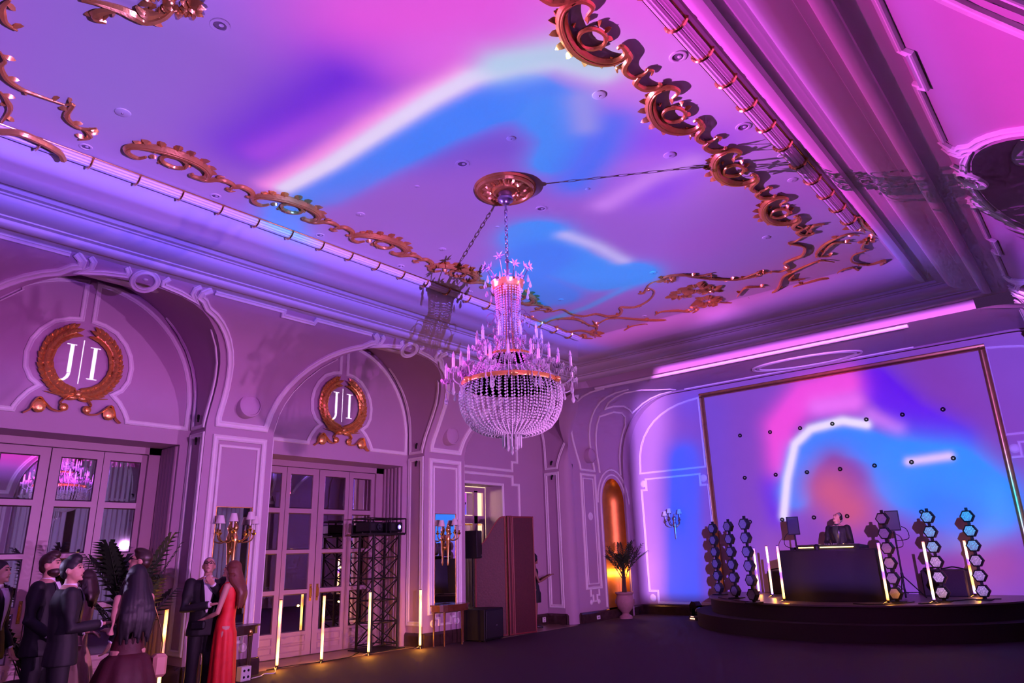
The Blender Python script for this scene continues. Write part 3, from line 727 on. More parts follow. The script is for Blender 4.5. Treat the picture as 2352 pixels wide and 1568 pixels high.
# mouldings of the alcove flank
def side_strip(L, w, h, closed=False):
    mb = MB(); mb.strip([Vector((XC-ALH, y, z)) for y, z in L], [Vector((1, 0, 0))]*len(L), w, h, closed); mb.build(TRIM, 'trim_paint', wback)
side_strip(rect(15.34, 16.00, .80, 3.66), .07, .03, True)
side_strip(rect(15.44, 15.90, .90, 3.56), .03, .015, True)
side_strip([(15.50, .78), (15.50, .62), (15.60, .62), (15.60, .48), (15.78, .48), (15.78, .62), (15.88, .62), (15.88, .78)], .05, .025)
for d, w in ((.10, .05), (.24, .05)):
    arc = [(NY-(NH+d)*math.cos(PI*i/20), NS+(NT_+d)*math.sin(PI*i/20)) for i in range(21)]
    side_strip(([(NY-NH-d, .3)]+arc+[(NY+NH+d-.12*(d > .2), .3)]) if d < .2 else arc, w, .03)
for yy in (15.52, 15.86):
    mb = MB(); mb.lathe([(0, .03), (.03, .03), (.05, .015), (.065, 0)], axis=(1, 0, 0), n=16); o = mb.build('rosette', 'trim_paint', wback, True); o.location = (XC-ALH, yy, .46)
def band_strip(path, w, h, closed=False, sg=-1):
    """path of (t, s): t across the band, s<=1 along the curve (0 spring .. 1 crown), s>1 metres along the flat crown"""
    P = []; N = []
    for t, s in path:
        if s <= 1:
            a = bsurf(PI/2*max(s, 0), t); b = bsurf(PI/2*min(1, max(s, 0)+.02), t); c = bsurf(PI/2*max(s, 0), min(1, t+.02)); d0 = bsurf(PI/2*max(0, s-.02), t)
            if s < 0: a = Vector((XC-ALH, 15.0+2.5*t, 3.9+s)); N.append(Vector((1, 0, 0)))
            else:
                n = (b-d0).cross(c-a).normalized(); N.append(n if n.dot(Vector((1, -.2, -1))) > 0 else -n)
        else:
            a = bsurf(PI/2, t)+Vector((s-1, 0, 0)); N.append(Vector((0, .14, -1)).normalized())
        P.append(a)
    mb = MB(); mb.strip(P, N, w, h, closed); mb.build('band_molding', 'trim_paint', wback)
ss = [0, .1, .2, .3, .4, .5, .6, .7, .8, .9, 1.0]
band_strip([(.14, -.12)]+[(.14, s) for s in ss], .06, .03)
band_strip([(.14, -.12), (.40, -.12)]+[(.40, s) for s in ss], .06, .03)
band_strip([(.50, s) for s in [-.15]+ss[:6]]+[(.56, .52), (.66, .56), (.78, .55), (.86, .50), (.90, .44)]+[(.93, s) for s in (.40, .3, .2, .1, 0, -.15)], .05, .03)
band_strip([(.52, .60), (.60, .64), (.74, .645), (.85, .60), (.93, .55), (.95, .62), (.95, .7), (.95, .8), (.95, .9), (.95, 1.0), (.90, 1.2), (.80, 1.25), (.70, 1.1), (.55, 1.0), (.50, .9), (.50, .8), (.50, .7)], .05, .03, True)
band_strip([(.96, 1.35), (.96, 7.0)], .05, .03); band_strip([(.06, 1.0), (.06, 7.6)], .10, .05)
# round medallion in the alcove ceiling
d = ray(1850, 828); best = None
for i in range(4000):
    q = EYE+d*(8+i*.004); zz = 5.33+.60*(q.y-L_.y)/(17.5-L_.y)
    if q.z >= zz: best = q; break
for rr in (1.05, 1.17):
    mb = MB(); n = 48; mb.strip([Vector((best.x+rr*math.cos(2*PI*i/n), best.y+.9*rr*math.sin(2*PI*i/n), best.z+.135*.9*rr*math.sin(2*PI*i/n)-.005)) for i in range(n)], [Vector((0, .13, -1))]*n, .06, .03, True)
    mb.build('medallion_ring', 'trim_paint', wback, True)
# panels left and right of the stage screen
def back_strip(L, w=.06, h=.025, closed=True):
    mb = MB(); mb.strip([Vector((x, YB, z)) for x, z in L], [Vector((0, -1, 0))]*len(L), w, h, closed); mb.build('wall_panel_molding', 'trim_paint', wback)
for sg in (-1, 1):
    X = lambda x: XC+sg*x
    arc = [(X(3.42), 5.80)]+[(X(3.45+2.0*math.sin(PI/2*i/10)), 3.9+1.82*math.cos(PI/2*i/10)**.8) for i in range(1, 11)]
    back_strip([(X(3.42), 3.82), (X(3.42), 5.74)]+arc[1:]+[(X(5.46), 3.82)])
    back_strip([(X(3.44), 3.34), (X(3.62), 3.34), (X(3.62), 3.64), (X(5.30), 3.64), (X(5.30), 3.34), (X(5.46), 3.34), (X(5.46), .60), (X(5.20), .60), (X(5.20), .30), (X(3.40), .30)], closed=False)
    back_strip([(X(3.40), .30), (X(3.40), 3.36)], closed=False)
    for x, z in ((3.52, 3.52), (5.40, 3.52), (5.38, .42)):
        mb = MB(); mb.lathe([(0, .03), (.05, .03), (.085, .02), (.10, 0)], axis=(0, -1, 0), n=18); o = mb.build('rosette', 'trim_paint', wback, True); o.location = (X(x), YB, z)
# ---- cornice (lofted round three sides), ceiling, floor, skirting
PROF = [(0, 5.46), (.235, 5.455), (.24, 5.42), (.27, 5.412), (.32, 5.415), (.36, 5.43), (.375, 5.45), (.38, 5.475), (.46, 5.475), (.465, 5.49), (.50, 5.488), (.60, 5.492), (.68, 5.508), (.73, 5.535), (.755, 5.565), (.76, 5.585), (.80, 5.585), (.805, 5.60), (.87, 5.60), (.875, 5.64), (.97, 5.64), (.985, 5.62), (1.0, 5.605), (1.06, 5.61), (1.11, 5.64), (1.142, 5.684), (1.143, 5.70), (1.16, 5.78), (1.20, 5.88), (1.25, 5.96), (1.30, 6.0), (1.312, 6.005)]
XFR = 2*XC-XF
mb = MB(); mb.grid([[Vector((XF+d, y if y < 0 else YF-d, z)) for y in (YR, 1)] for d, z in PROF]); t1 = struct(mb, 'trim_1', 'cornice_paint', smooth=True); tag(t1, 'stepped cornice above the arches with mirrored doors', 'cornice')
mb = MB(); mb.grid([[Vector((XF+d, YF-d, z)), Vector((XFR-d, YF-d, z))] for d, z in PROF]); t2 = struct(mb, 'trim_2', 'cornice_paint', smooth=True); tag(t2, 'stepped cornice above the stage alcove', 'cornice')
mb = MB(); mb.grid([[Vector((XFR-d, y if y < 0 else YF-d, z)) for y in (YR, 1)] for d, z in PROF]); t3 = struct(mb, 'trim_3', 'cornice_paint', smooth=True); tag(t3, 'stepped cornice above the curtained window arches', 'cornice')
mb = MB(); mb.grid([[Vector((XF+1.30, y, ZC)), Vector((XFR-1.30, y, ZC))] for y in (YR, YF-1.30)]); ce = struct(mb, 'ceiling', 'ceiling_paint'); tag(ce, 'flat ceiling washed with projected pink and blue light', 'ceiling')
mb = MB(); mb.grid([[Vector((-14.3, YR, 0)), Vector((3.2, YR, 0))], [Vector((-14.3, YB+.1, 0)), Vector((3.2, YB+.1, 0))]]); fl = struct(mb, 'floor', 'carpet'); tag(fl, 'dark purple carpet', 'floor')
mb = MB(); mb.box((-13.9, 2.0, .001), (-11.02, 15.0, .006)); mb.box((-11.02, 11.2, .001), (-10.45, 14.6, .006)); struct(mb, 'floor_parquet', 'parquet', fl)
def skirting(name, runs):
    mb = MB()
    for (a, b) in runs:
        a, b = Vector((*a, 0)), Vector((*b, 0)); d = (b-a).normalized(); n = Vector((d.y, -d.x, 0)); 
        pr = [(0, 0), (.045, 0), (.045, .20), (.03, .235), (.012, .25), (0, .25)]
        k = len(pr); mb.add([a+n*u+Vector((0, 0, v)) for u, v in pr]+[b+n*u+Vector((0, 0, v)) for u, v in pr], [(i, (i+1) % k, k+(i+1) % k, k+i) for i in range(k)]+[tuple(range(k)), tuple(range(k, 2*k))[::-1]])
    return tag(struct(mb, name, 'marble_skirting'), 'dark red marble skirting along the foot of the wall', 'skirting')
runs = []
for k in range(4):
    y = YA[k]; y0, y1 = y-BAY/2, y-AW_
    runs += [((XL, y0), (XL, y1)), ((XL, y1), (XLUN, y1))]
    runs += [((XLUN, y+AW_), (XL, y+AW_))]
    if k < 3: runs += [((XL, y+AW_), (XL, y+BAY/2))]
runs += [((XLUN-.05, 13.1), (XLUN-.05, 14.67))]
skirting('baseboard_left', runs)
skirting('baseboard_back', [((XL, 14.67), (XC-ALH, 15.0)), ((XC-ALH, 15.0), (XC-ALH, 16.28)), ((XC-ALH, 17.44), (XC-ALH, 17.98)), ((XC-ALH-.02, YB), (XC+ALH, YB))])
mb = MB(); mb.box((XC-ALH-.4, 16.3, 0), (XC-ALH+.03, 17.44, .22)); o = mb.build('niche_plinth', 'marble_skirting', wback)
ORD = ('first', 'second', 'third', 'fourth', 'fifth', 'sixth', 'seventh')
# ---------------------------------------------------------------- mirrored french doors, windows
def make_door(yc, name, label):
    r = thing(name, label, 'door'); r['kind'] = 'structure'; x = XDOOR
    mb = MB()
    for a, b in ((-1.6, -1.39), (1.39, 1.6)): mb.box((x-.06, yc+a, 0), (x+.05, yc+b, ZHEAD))
    mb.box((x-.06, yc-1.6, 3.42), (x+.05, yc+1.6, ZHEAD)); mb.box((x-.09, yc-1.6, 0), (x-.06, yc+1.6, ZHEAD)); mb.build('door_frame', 'door_paint', r)
    rows = [(.43, 1.09), (1.165, 1.815), (1.88, 2.555), (2.64, 3.29)]
    for (a, b, p0, p1) in ((-1.385, -.735, -1.30, -.83), (-.725, -.008, -.64, -.14), (.008, .725, .14, .64), (.735, 1.385, .83, 1.30)):
        mb = MB(); mb.box((x-.045, yc+a, .02), (x, yc+p0, 3.41)); mb.box((x-.045, yc+p1, .02), (x, yc+b, 3.41))
        zz = [.02]+[q for rw in rows for q in rw]+[3.41]
        for i in range(0, len(zz), 2): mb.box((x-.045, yc+p0, zz[i]), (x, yc+p1, zz[i+1]))
        leaf = mb.build('door_leaf', 'door_paint', r)
        mb = MB(); n = [Vector((1, 0, 0))]*4
        for z0, z1 in ((.10, .20), (.24, .36)): mb.strip([Vector((x, yc+q[0], q[1])) for q in rect(p0+.0, p1-.0, z0, z1)], n, .02, .012, True)
        mb.build('kick_molding', 'door_paint', leaf)
        for z0, z1 in rows:
            mb = MB(); e = .018; A = [(p0, z0), (p1, z0), (p1, z1), (p0, z1)]; B = [(p0+e, z0+e), (p1-e, z0+e), (p1-e, z1-e), (p0+e, z1-e)]
            mb.add([(x-.022, yc+u, v) for u, v in A]+[(x-.014, yc+u, v) for u, v in B], [(0, 1, 5, 4), (1, 2, 6, 5), (2, 3, 7, 6), (3, 0, 4, 7), (4, 5, 6, 7)]); mb.build('pane', 'mirror', leaf)
    for sg in (-1, 1):
        mb = MB(); mb.box((x, yc+sg*.075-.022, .95), (x+.012, yc+sg*.075+.022, 1.25)); mb.tube([(x+.012, yc+sg*.075, 1.0), (x+.05, yc+sg*.075, 1.03), (x+.05, yc+sg*.075, 1.17), (x+.012, yc+sg*.075, 1.2)], .009, 6); mb.build('handle', 'brass', r)
        for k in range(5):
            mb = MB(); mb.cyl((XLUN-.10-.115*k, yc+sg*(DHW+.005), .02), (XLUN-.10-.115*k, yc+sg*(DHW+.005), ZHEAD-.02), .04, n=10); mb.build('jamb_flute', 'door_paint', r, True)
    return r
make_door(YA[1], 'door_1', 'mauve french doors with bevelled mirror panes behind the talking group of guests')
make_door(YA[2], 'door_2', 'mauve french doors with bevelled mirror panes behind the truss stand')
# glazed door of the warm passage
r = thing('door_3', 'pale half open glazed door in the warm passage behind the folding screen', 'door'); r['kind'] = 'structure'
x = -11.98
mb = MB()
for a, b, z0, z1 in ((11.55, 11.62, 0, 3.28), (12.95, 13.02, 0, 3.28), (11.62, 12.95, 3.16, 3.28), (11.62, 12.95, 2.42, 2.60), (11.98, 12.14, 0, 3.2), (12.62, 12.74, 0, 3.2)): mb.box((x-.04, a, z0), (x+.02, b, z1))
mb.build('door_frame', 'door_paint', r)
for a, b in ((11.64, 11.96), (12.16, 12.60)):
    mb = MB(); mb.box((x-.02, a, 2.62), (x-.012, b, 3.14)); mb.build('pane', 'mirror', r)
mb = MB(); mb.grid([[Vector((x-.25+.035*math.sin(i*1.1), 12.1+i*.022, z)) for i in range(40)] for z in (.03, 2.4)]); mb.build('curtain', 'curtain', r, True)
mb = MB(); mb.cyl((x-.10, 12.0, 2.40), (x-.10, 12.98, 2.40), .016, n=8); mb.build('curtain_rail', 'brass', r)
for k, yc in enumerate(YA):
    r = thing('window_%d' % (k+1), 'tall arched window hung with pleated white curtains', 'window'); r['kind'] = 'structure'; xr = 2*XC-XLUN
    for a, b in ((-1.74, -.12), (.12, 1.74)):
        mb = MB(); n = 56
        def zt(y): return LZ0+LB*math.sqrt(max(0, 1-(y/AW_)**2))-.05
        mb.grid([[Vector((xr-.03+.05*math.sin(i*1.15+a), yc+a+(b-a)*i/n, .02+(zt(a+(b-a)*i/n)-.02)*t)) for i in range(n+1)] for t in (0, .25, .5, .75, 1)]); mb.build('curtain', 'curtain', r, True)
    mb = MB(); mb.box((xr-.02, yc-.12, 0), (xr+.06, yc+.12, 5.8)); mb.build('mullion', 'wood_dark', r)
# ---------------------------------------------------------------- gilded stucco on the ceiling
def ceil_pt(a, b, dz): return Vector((a, b, ZC-dz))
def gscroll(mb, pts, r0, r1=None, rm=None, k=5, n=6, fl=.8, z=None, up=(0, 0, 1)):
    P = spline(pts, k); m = len(P); r1 = r1 if r1 is not None else r0; rm = rm if rm is not None else max(r0, r1)
    R = [(r0+(rm-r0)*2*t if t < .5 else rm+(r1-rm)*(2*t-1)) for t in [i/(m-1) for i in range(m)]]
    mb.tube(P, R, n, (1, fl), up)
def leafm(mb, base, tip, w, z0=0.03, h=.035):
    """acanthus leaf on the ceiling from base to tip (2D), ridge bulging down"""
    b = Vector((base[0], base[1], 0)); t = Vector((tip[0], tip[1], 0)); d = t-b; s = Vector((-d.y, d.x, 0)).normalized()*w
    Z = Vector((0, 0, -1))
    vs = [b+Z*.004, b+d*.4+s, b+d*.75+s*.7, t+Z*.012, b+d*.75-s*.7, b+d*.4-s, b+d*.15+Z*h, b+d*.5+Z*h*1.15, b+d*.82+Z*h*.8]
    vs = [v+Vector((0, 0, ZC)) for v in vs]
    mb.add(vs, [(0, 1, 6), (1, 7, 6), (1, 2, 7), (2, 8, 7), (2, 3, 8), (3, 4, 8), (4, 7, 8), (4, 5, 7), (5, 6, 7), (5, 0, 6)])
CRES = [(-.24, .109), (-.29, .197), (-.397, .179), (-.447, .098), (-.428, .005), (-.331, -.092), (-.176, -.166), (-.007, -.203), (.147, -.199), (.282, -.154), (.376, -.069), (.407, .032), (.365, .117), (.27, .128), (.273, .084)]
RING = [(-.083, -.095), (.027, -.134), (.12, -.082), (.142, .022), (.061, .091), (-.068, .074), (-.119, -.012)]
SCR = [(.365, .117), (.452, .097), (.523, .004), (.611, -.039), (.716, -.016), (.737, .078), (.706, .15)]
SCR2 = [(.737, .03), (.801, -.049), (.916, -.036), (.97, .01), (1.0, .07), (.985, .12), (.95, .12)]
TEETH = [(-.43, -.06), (-.382, -.148), (-.246, -.242), (-.073, -.306), (.08, -.304), (.27, -.252), (.394, -.152), (.450, -.056)]
def motif(sx):
    """parts of one repeat, local origin on the ceiling at the ring centre; sx: +1 window side, -1 door side"""
    T = lambda L, dz=.02: [(sx*b, a, -dz) for a, b in L]
    out = {}
    mb = MB(); gscroll(mb, T(CRES, .028), .018, .018, .068, fl=.75); gscroll(mb, T(CRES[3:12], .062), .006, .006, .02); out['crescent'] = mb
    mb = MB(); P = spline(T(RING, .03), 5, True); mb.tube(P+[P[0]], .022, 6); out['ring'] = mb
    mb = MB(); gscroll(mb, T(SCR, .026), .035, .012, .032); gscroll(mb, T([(.55, .01), (.5, -.06), (.56, -.10)], .02), .02, .006); out['scroll'] = mb
    mb = MB(); gscroll(mb, T(SCR2, .026), .03, .012, .036); gscroll(mb, T([(.70, .12), (.76, .16), (.81, .12)], .02), .018, .006); out['scroll_end'] = mb
    teeth = []
    for i, (a, b) in enumerate(TEETH):
        ba, bb = a*.78, b*.72; teeth.append(((sx*bb*.95, ba*.97), (sx*(b*1.10-.015), a*1.07)))
    out['leaf'] = teeth
    crest = []
    for a, b, a2, b2 in ((-.15, .05, -.22, .10), (-.06, .09, -.10, .16), (.03, .10, .03, .18), (.10, .06, .16, .11), (-.23, -.05, -.19, -.13+.08), (.2, -.03, .13, -.05)): crest.append(((sx*b, a), (sx*b2, a2)))
    out['bead_leaf'] = crest
    return out
def place_motif(sx, x, y, label, group):
    r = thing('gilded_scroll', label, 'stucco', (x, y, ZC), 0, group)
    key = 'm%d' % sx
    if key not in MOT:
        d = motif(sx); ms = []
        for nm_, mb in d.items():
            if isinstance(mb, MB): ms.append((nm_, mb.build(nm_, 'gold', None, True), (0, 0, 0)))
            else:
                for (b0, t0) in mb:
                    q = MB(); leafm(q, b0, t0, .052 if nm_ == 'leaf' else .026); o = q.build(nm_, 'gold', None, True)
                    for v in o.data.vertices: v.co.z -= ZC
                    ms.append((nm_, o, (0, 0, 0)))
        MOT[key] = ms
        for nm_, o, _ in ms: o.parent = r
    else:
        for nm_, o, _ in MOT[key]: c = o.copy(); COL.objects.link(c); c.parent = r
    return r
MOT = {}
for k in range(5): place_motif(1, -2.62, 2.84+1.49*k, 'gilded crescent scroll, %s from the corner shell in the row beside the pink cornice' % ORD[4-k], 'gilded scrolls in the window-side ceiling row')
for k in range(5): place_motif(-1, -7.21, 2.79+1.49*k, 'gilded crescent scroll, %s from the corner knot in the row above the mirrored doors' % ORD[4-k], 'gilded scrolls in the door-side ceiling row')
def tr(f, s, ox, oy): return lambda L: [onz(ox+x/s, oy+y/s, ZC-.025) for x, y in L]
Z4 = tr(0, 3.137, 1550, 350); Z5 = tr(0, 3.92, 1150, 550); Z1 = tr(0, 2.613, 0, 0)
def ornament(name, label, scrolls, leaves=(), blobs=(), rb=.03):
    P0 = scrolls[0][0]; r = thing(name, label, 'stucco', (P0.x, P0.y, ZC)); off = Vector((P0.x, P0.y, ZC))
    for L in scrolls:
        mb = MB(); gscroll(mb, [q-off for q in L], rb*.35, rb*.35, rb, k=4); mb.build('scroll', 'gold', r, True)
        # small leaves along the scroll
        S = spline(L, 4); step = max(4, len(S)//5)
        for i in range(step//2, len(S)-2, step):
            d = (S[i+1]-S[i]).normalized(); s = Vector((-d.y, d.x, 0)); sg = 1 if (i//step) % 2 else -1
            q = MB(); b = S[i]; t = S[i]+d*.05+s*sg*.085; leafm(q, (b.x-off.x, b.y-off.y), (t.x-off.x, t.y-off.y), .022); o = q.build('leaf', 'gold', r, True)
            for v in o.data.vertices: v.co.z -= ZC
    for (cx, cy, rad, n) in leaves:      # leaf rosettes / palmettes given in metres
        for k in range(n):
            a = 2*PI*k/n+.3*random.random(); rr = rad*random.uniform(.6, 1.05); q = MB()
            leafm(q, (cx-off.x+.25*rr*math.cos(a), cy-off.y+.25*rr*math.sin(a)), (cx-off.x+rr*math.cos(a), cy-off.y+rr*math.sin(a)), rad*.2); o = q.build('leaf', 'gold', r, True)
            for v in o.data.vertices: v.co.z -= ZC
    return r
c_ = lambda f, x, y: (f([(x, y)])[0].x, f([(x, y)])[0].y)
ornament('gilded_garland', 'long gilded garland with winding leafy stems in front of the chandelier rosette end', [
    Z5([(270, 650), (370, 635), (450, 650), (560, 630), (640, 670), (750, 690), (860, 670), (960, 690), (1060, 680), (1090, 640), (1080, 610), (1200, 610), (1300, 570), (1370, 510), (1380, 460), (1320, 430), (1360, 390), (1430, 370)]),
    Z5([(1430, 370), (1500, 330), (1640, 320), (1780, 330), (1900, 305)]), Z5([(1320, 430), (1290, 480), (1240, 485)]),
    Z5([(1640, 325), (1780, 345), (1980, 360), (2150, 355), (2330, 290)])], [(*c_(Z5, 1510, 365), .22, 12)])
ornament('gilded_garland', 'gilded garland stem joining the window-side scroll row to the stage-side border', [
    Z4([(880, 530), (960, 570), (870, 640), (820, 655), (930, 680), (920, 740), (850, 770), (790, 800), (820, 830), (760, 860), (700, 860), (610, 885)]),
    Z4([(610, 885), (550, 900), (440, 915), (330, 915), (200, 890)]), Z4([(960, 570), (1000, 530), (1080, 515)])], [(*c_(Z4, 620, 870), .12, 8)])
ornament('gilded_corner', 'gilded shell and scrolls filling the ceiling corner nearest the pink cornice', [
    Z4([(1330, 600), (1250, 590), (1150, 625), (1060, 680), (1020, 740), (1080, 750), (1130, 745)]), Z4([(1060, 740), (1100, 690), (1160, 650), (1270, 655)]),
    Z4([(1380, 630), (1350, 690), (1400, 700)]), Z4([(1380, 710), (1290, 740), (1280, 790), (1400, 810), (1510, 780), (1440, 840), (1350, 860), (1280, 830), (1200, 850), (1170, 870)]),
    Z4([(1290, 490), (1330, 465), (1360, 530), (1420, 570), (1440, 610)]), Z4([(1260, 540), (1310, 520), (1370, 580)])], [(*c_(Z4, 1340, 530), .26, 12), (*c_(Z4, 1390, 640), .14, 8)])
ornament('gilded_border', 'gilded stage-side ceiling border of crossing scrolls with a central palm cluster', [
    Z4([(1150, 790), (1050, 780), (960, 810), (850, 860), (780, 900), (750, 970), (700, 1010), (560, 1050), (430, 1080), (320, 1080), (340, 1060)]),
    Z4([(1530, 850), (1380, 880), (1250, 920), (1100, 905), (950, 940), (850, 970), (700, 1045)]), Z4([(1050, 940), (960, 980), (820, 1010), (700, 1050)]), Z4([(860, 880), (830, 920), (940, 910)]),
    Z4([(450, 1040), (500, 980), (560, 970), (650, 970)]), Z4([(640, 1080), (560, 1085), (460, 1130), (340, 1150), (200, 1190), (0, 1225)]),
    Z5([(790, 780), (870, 760), (960, 715), (1080, 705), (1250, 720), (1450, 725), (1650, 690), (1780, 630), (1740, 610), (1830, 600)]),
    Z5([(1390, 680), (1450, 650), (1600, 640), (1700, 650), (1760, 620)]), Z5([(1300, 760), (1430, 760), (1600, 720), (1700, 690), (1880, 690)])],
    [(*c_(Z5, 1620, 500), .30, 16), (*c_(Z5, 1760, 450), .34, 18), (*c_(Z5, 1900, 460), .24, 12), (*c_(Z5, 1850, 560), .32, 16), (*c_(Z4, 500, 1110), .14, 8), (*c_(Z4, 250, 1100), .2, 10)])
ornament('gilded_corner', 'gilded knot of scrolls in the ceiling corner behind the chandelier', [
    Z5([(370, 780), (450, 730), (560, 710), (700, 720), (800, 770), (870, 790)]), Z5([(400, 800), (520, 795), (590, 830), (720, 820), (820, 840), (900, 870), (1080, 830), (1180, 780), (1300, 760)]),
    Z5([(710, 880), (800, 890), (940, 880), (1030, 880), (1100, 880)]), Z5([(830, 730), (870, 790), (840, 850), (880, 930)]), Z5([(220, 690), (300, 715), (360, 745)])], [(*c_(Z5, 860, 850), .18, 10), (*c_(Z5, 1070, 880), .14, 8), (*c_(Z5, 340, 780), .2, 10), (*c_(Z5, 1240, 810), .15, 8), (*c_(Z5, 740, 870), .12, 8)])
ornament('gilded_corner', 'gilded stem and curled scrolls at the far end of the door-side ceiling row', [
    Z1([(0, 310), (30, 370), (5, 400), (40, 470), (120, 530), (220, 570), (390, 630)]), Z1([(390, 630), (440, 630), (400, 700), (480, 770), (580, 770)]), Z1([(500, 770), (540, 820), (480, 840)]),
    Z1([(0, 550), (40, 600), (60, 660), (10, 735)]), Z1([(60, 0), (15, 50), (30, 130), (105, 185)])], [])
ornament('gilded_cluster', 'gilded hooked scroll with a leaf cluster alone on the lavender part of the ceiling', [
    Z1([(490, 0), (600, 20), (720, 55), (800, 90), (880, 130), (980, 110), (1040, 60)]), Z1([(740, 55), (600, 75), (580, 110), (640, 135)]), Z1([(820, 40), (880, 90), (980, 80)])],
    [(*c_(Z1, 950, 30), .16, 10), (*c_(Z1, 1080, 30), .20, 12), (*c_(Z1, 1150, 70), .14, 8)], rb=.05)
# reeded rails with gilt bands
def rail(x, y0, y1, label):
    r = thing('reeded_rail', label, 'moulding', (x, y0, ZC)); L = y1-y0
    mb = MB()
    for k in range(5):
        a = PI*(k+.5)/5; mb.cyl((-.062*math.cos(a), 0, -.010-.052*math.sin(a)), (-.062*math.cos(a), L, -.010-.052*math.sin(a)), .021, n=8)
    mb.build('reeds', 'trim_paint', r, True)
    mb = MB()
    for s in (-1, 1): mb.cyl((s*.088, 0, -.008), (s*.088, L, -.008), .009, n=6)
    mb.build('gilt_edge', 'gold_bright', r, True)
    n = int(L/.5)+1; first = None
    for k in range(n):
        yy = k*.5+.18
        if yy > L: break
        if first is None:
            mb = MB(); mb.tube([(-.092*math.cos(PI*i/8), 0, -.004-.082*math.sin(PI*i/8)) for i in range(9)], .014, 6, (1.9, 1), up=(0, 1, 0)); first = mb.build('gilt_band', 'gold_bright', r, True)
            first.location = (0, yy, 0)
        else: c = first.copy(); COL.objects.link(c); c.location = (0, yy, 0)
rail(-7.87, -1.0, 11.55, 'cream reeded rail with gilt bands along the ceiling edge above the mirrored doors')
rail(-2.00, -1.0, 10.0, 'cream reeded rail with gilt bands along the ceiling edge beside the pink cornice')
mb = MB(); mb.tube(spline([onz(0, 303, ZC-.1), onz(46, 306, ZC-.1), onz(92, 325, ZC-.1), onz(115, 337, ZC-.1), onz(138, 352, ZC-.1), onz(146, 368, ZC-.12)], 4), .035, 6); tag(mb.build('gilded_spray', 'gold', None, True), 'small gilded leaf spray hanging below the door-side reeded rail', 'stucco')
# recessed lamps and sprinkler discs in the ceiling
dl = None
for i, (x, y, r_, lb) in enumerate([(1557, 130, .075, 0), (1707, 291, .075, 0), (1376, 218, .07, 1), (1538, 356, .07, 1), (1798, 357, .06, 1), (1820, 413, .06, 1), (505, 58, .075, 0), (282, 258, .075, 1), (197, 337, .06, 0), (495, 450, .06, 0), (735, 540, .06, 0), (920, 611, .055, 0), (1078, 670, .055, 0), (828, 492, .06, 1), (1016, 572, .055, 1), (1062, 376, .075, 0), (1243, 479, .07, 0), (1174, 318, .05, 1), (1350, 434, .03, 1), (958, 428, .03, 1), (1142, 521, .03, 1), (1760, 545, .06, 1), (1500, 626, .06, 1), (1288, 688, .05, 1), (1480, 726, .05, 1)]):
    p = onz(x, y, ZC); sd_ = p.x > XC; ni = min(range(5), key=lambda k: abs((2.84 if sd_ else 2.79)+1.49*k-p.y)); at_ = '%s gilded scroll from the corner %s' % (ORD[4-ni], 'shell' if sd_ else 'knot')
    r = thing('recessed_downlight' if lb == 0 else 'ceiling_disc', ('round recessed downlight level with the ' if lb == 0 else 'flat sprinkler cover disc level with the ')+at_, 'downlight' if lb == 0 else 'ceiling cover', p, 0, 'recessed downlights' if lb == 0 else 'sprinkler covers')
    r.scale = (r_/.075,)*3
    mb = MB()
    if lb == 0:
        mb.lathe([(.052, .0), (.056, -.010), (.078, -.008), (.082, 0)], n=20); mb.build('ring', 'ceiling_paint', r, True)
        mb = MB(); mb.lathe([(.0, -.001), (.054, -.001), (.054, .0)], n=16); mb.build('opening', 'hex_lens', r)
        mb = MB(); mb.ball((.012, .008, -.004), (.022, .022, .006), 10, 5); mb.build('lens', 'plastic_white', r, True)
    else:
        mb.lathe([(0, -.012), (.06, -.011), (.072, -.007), (.075, 0)], n=20); mb.build('cover', 'ceiling_paint', r, True)
        mb = MB(); mb.ball((0, 0, -.012), .01, 8, 5); mb.build('screw', 'steel', r, True)
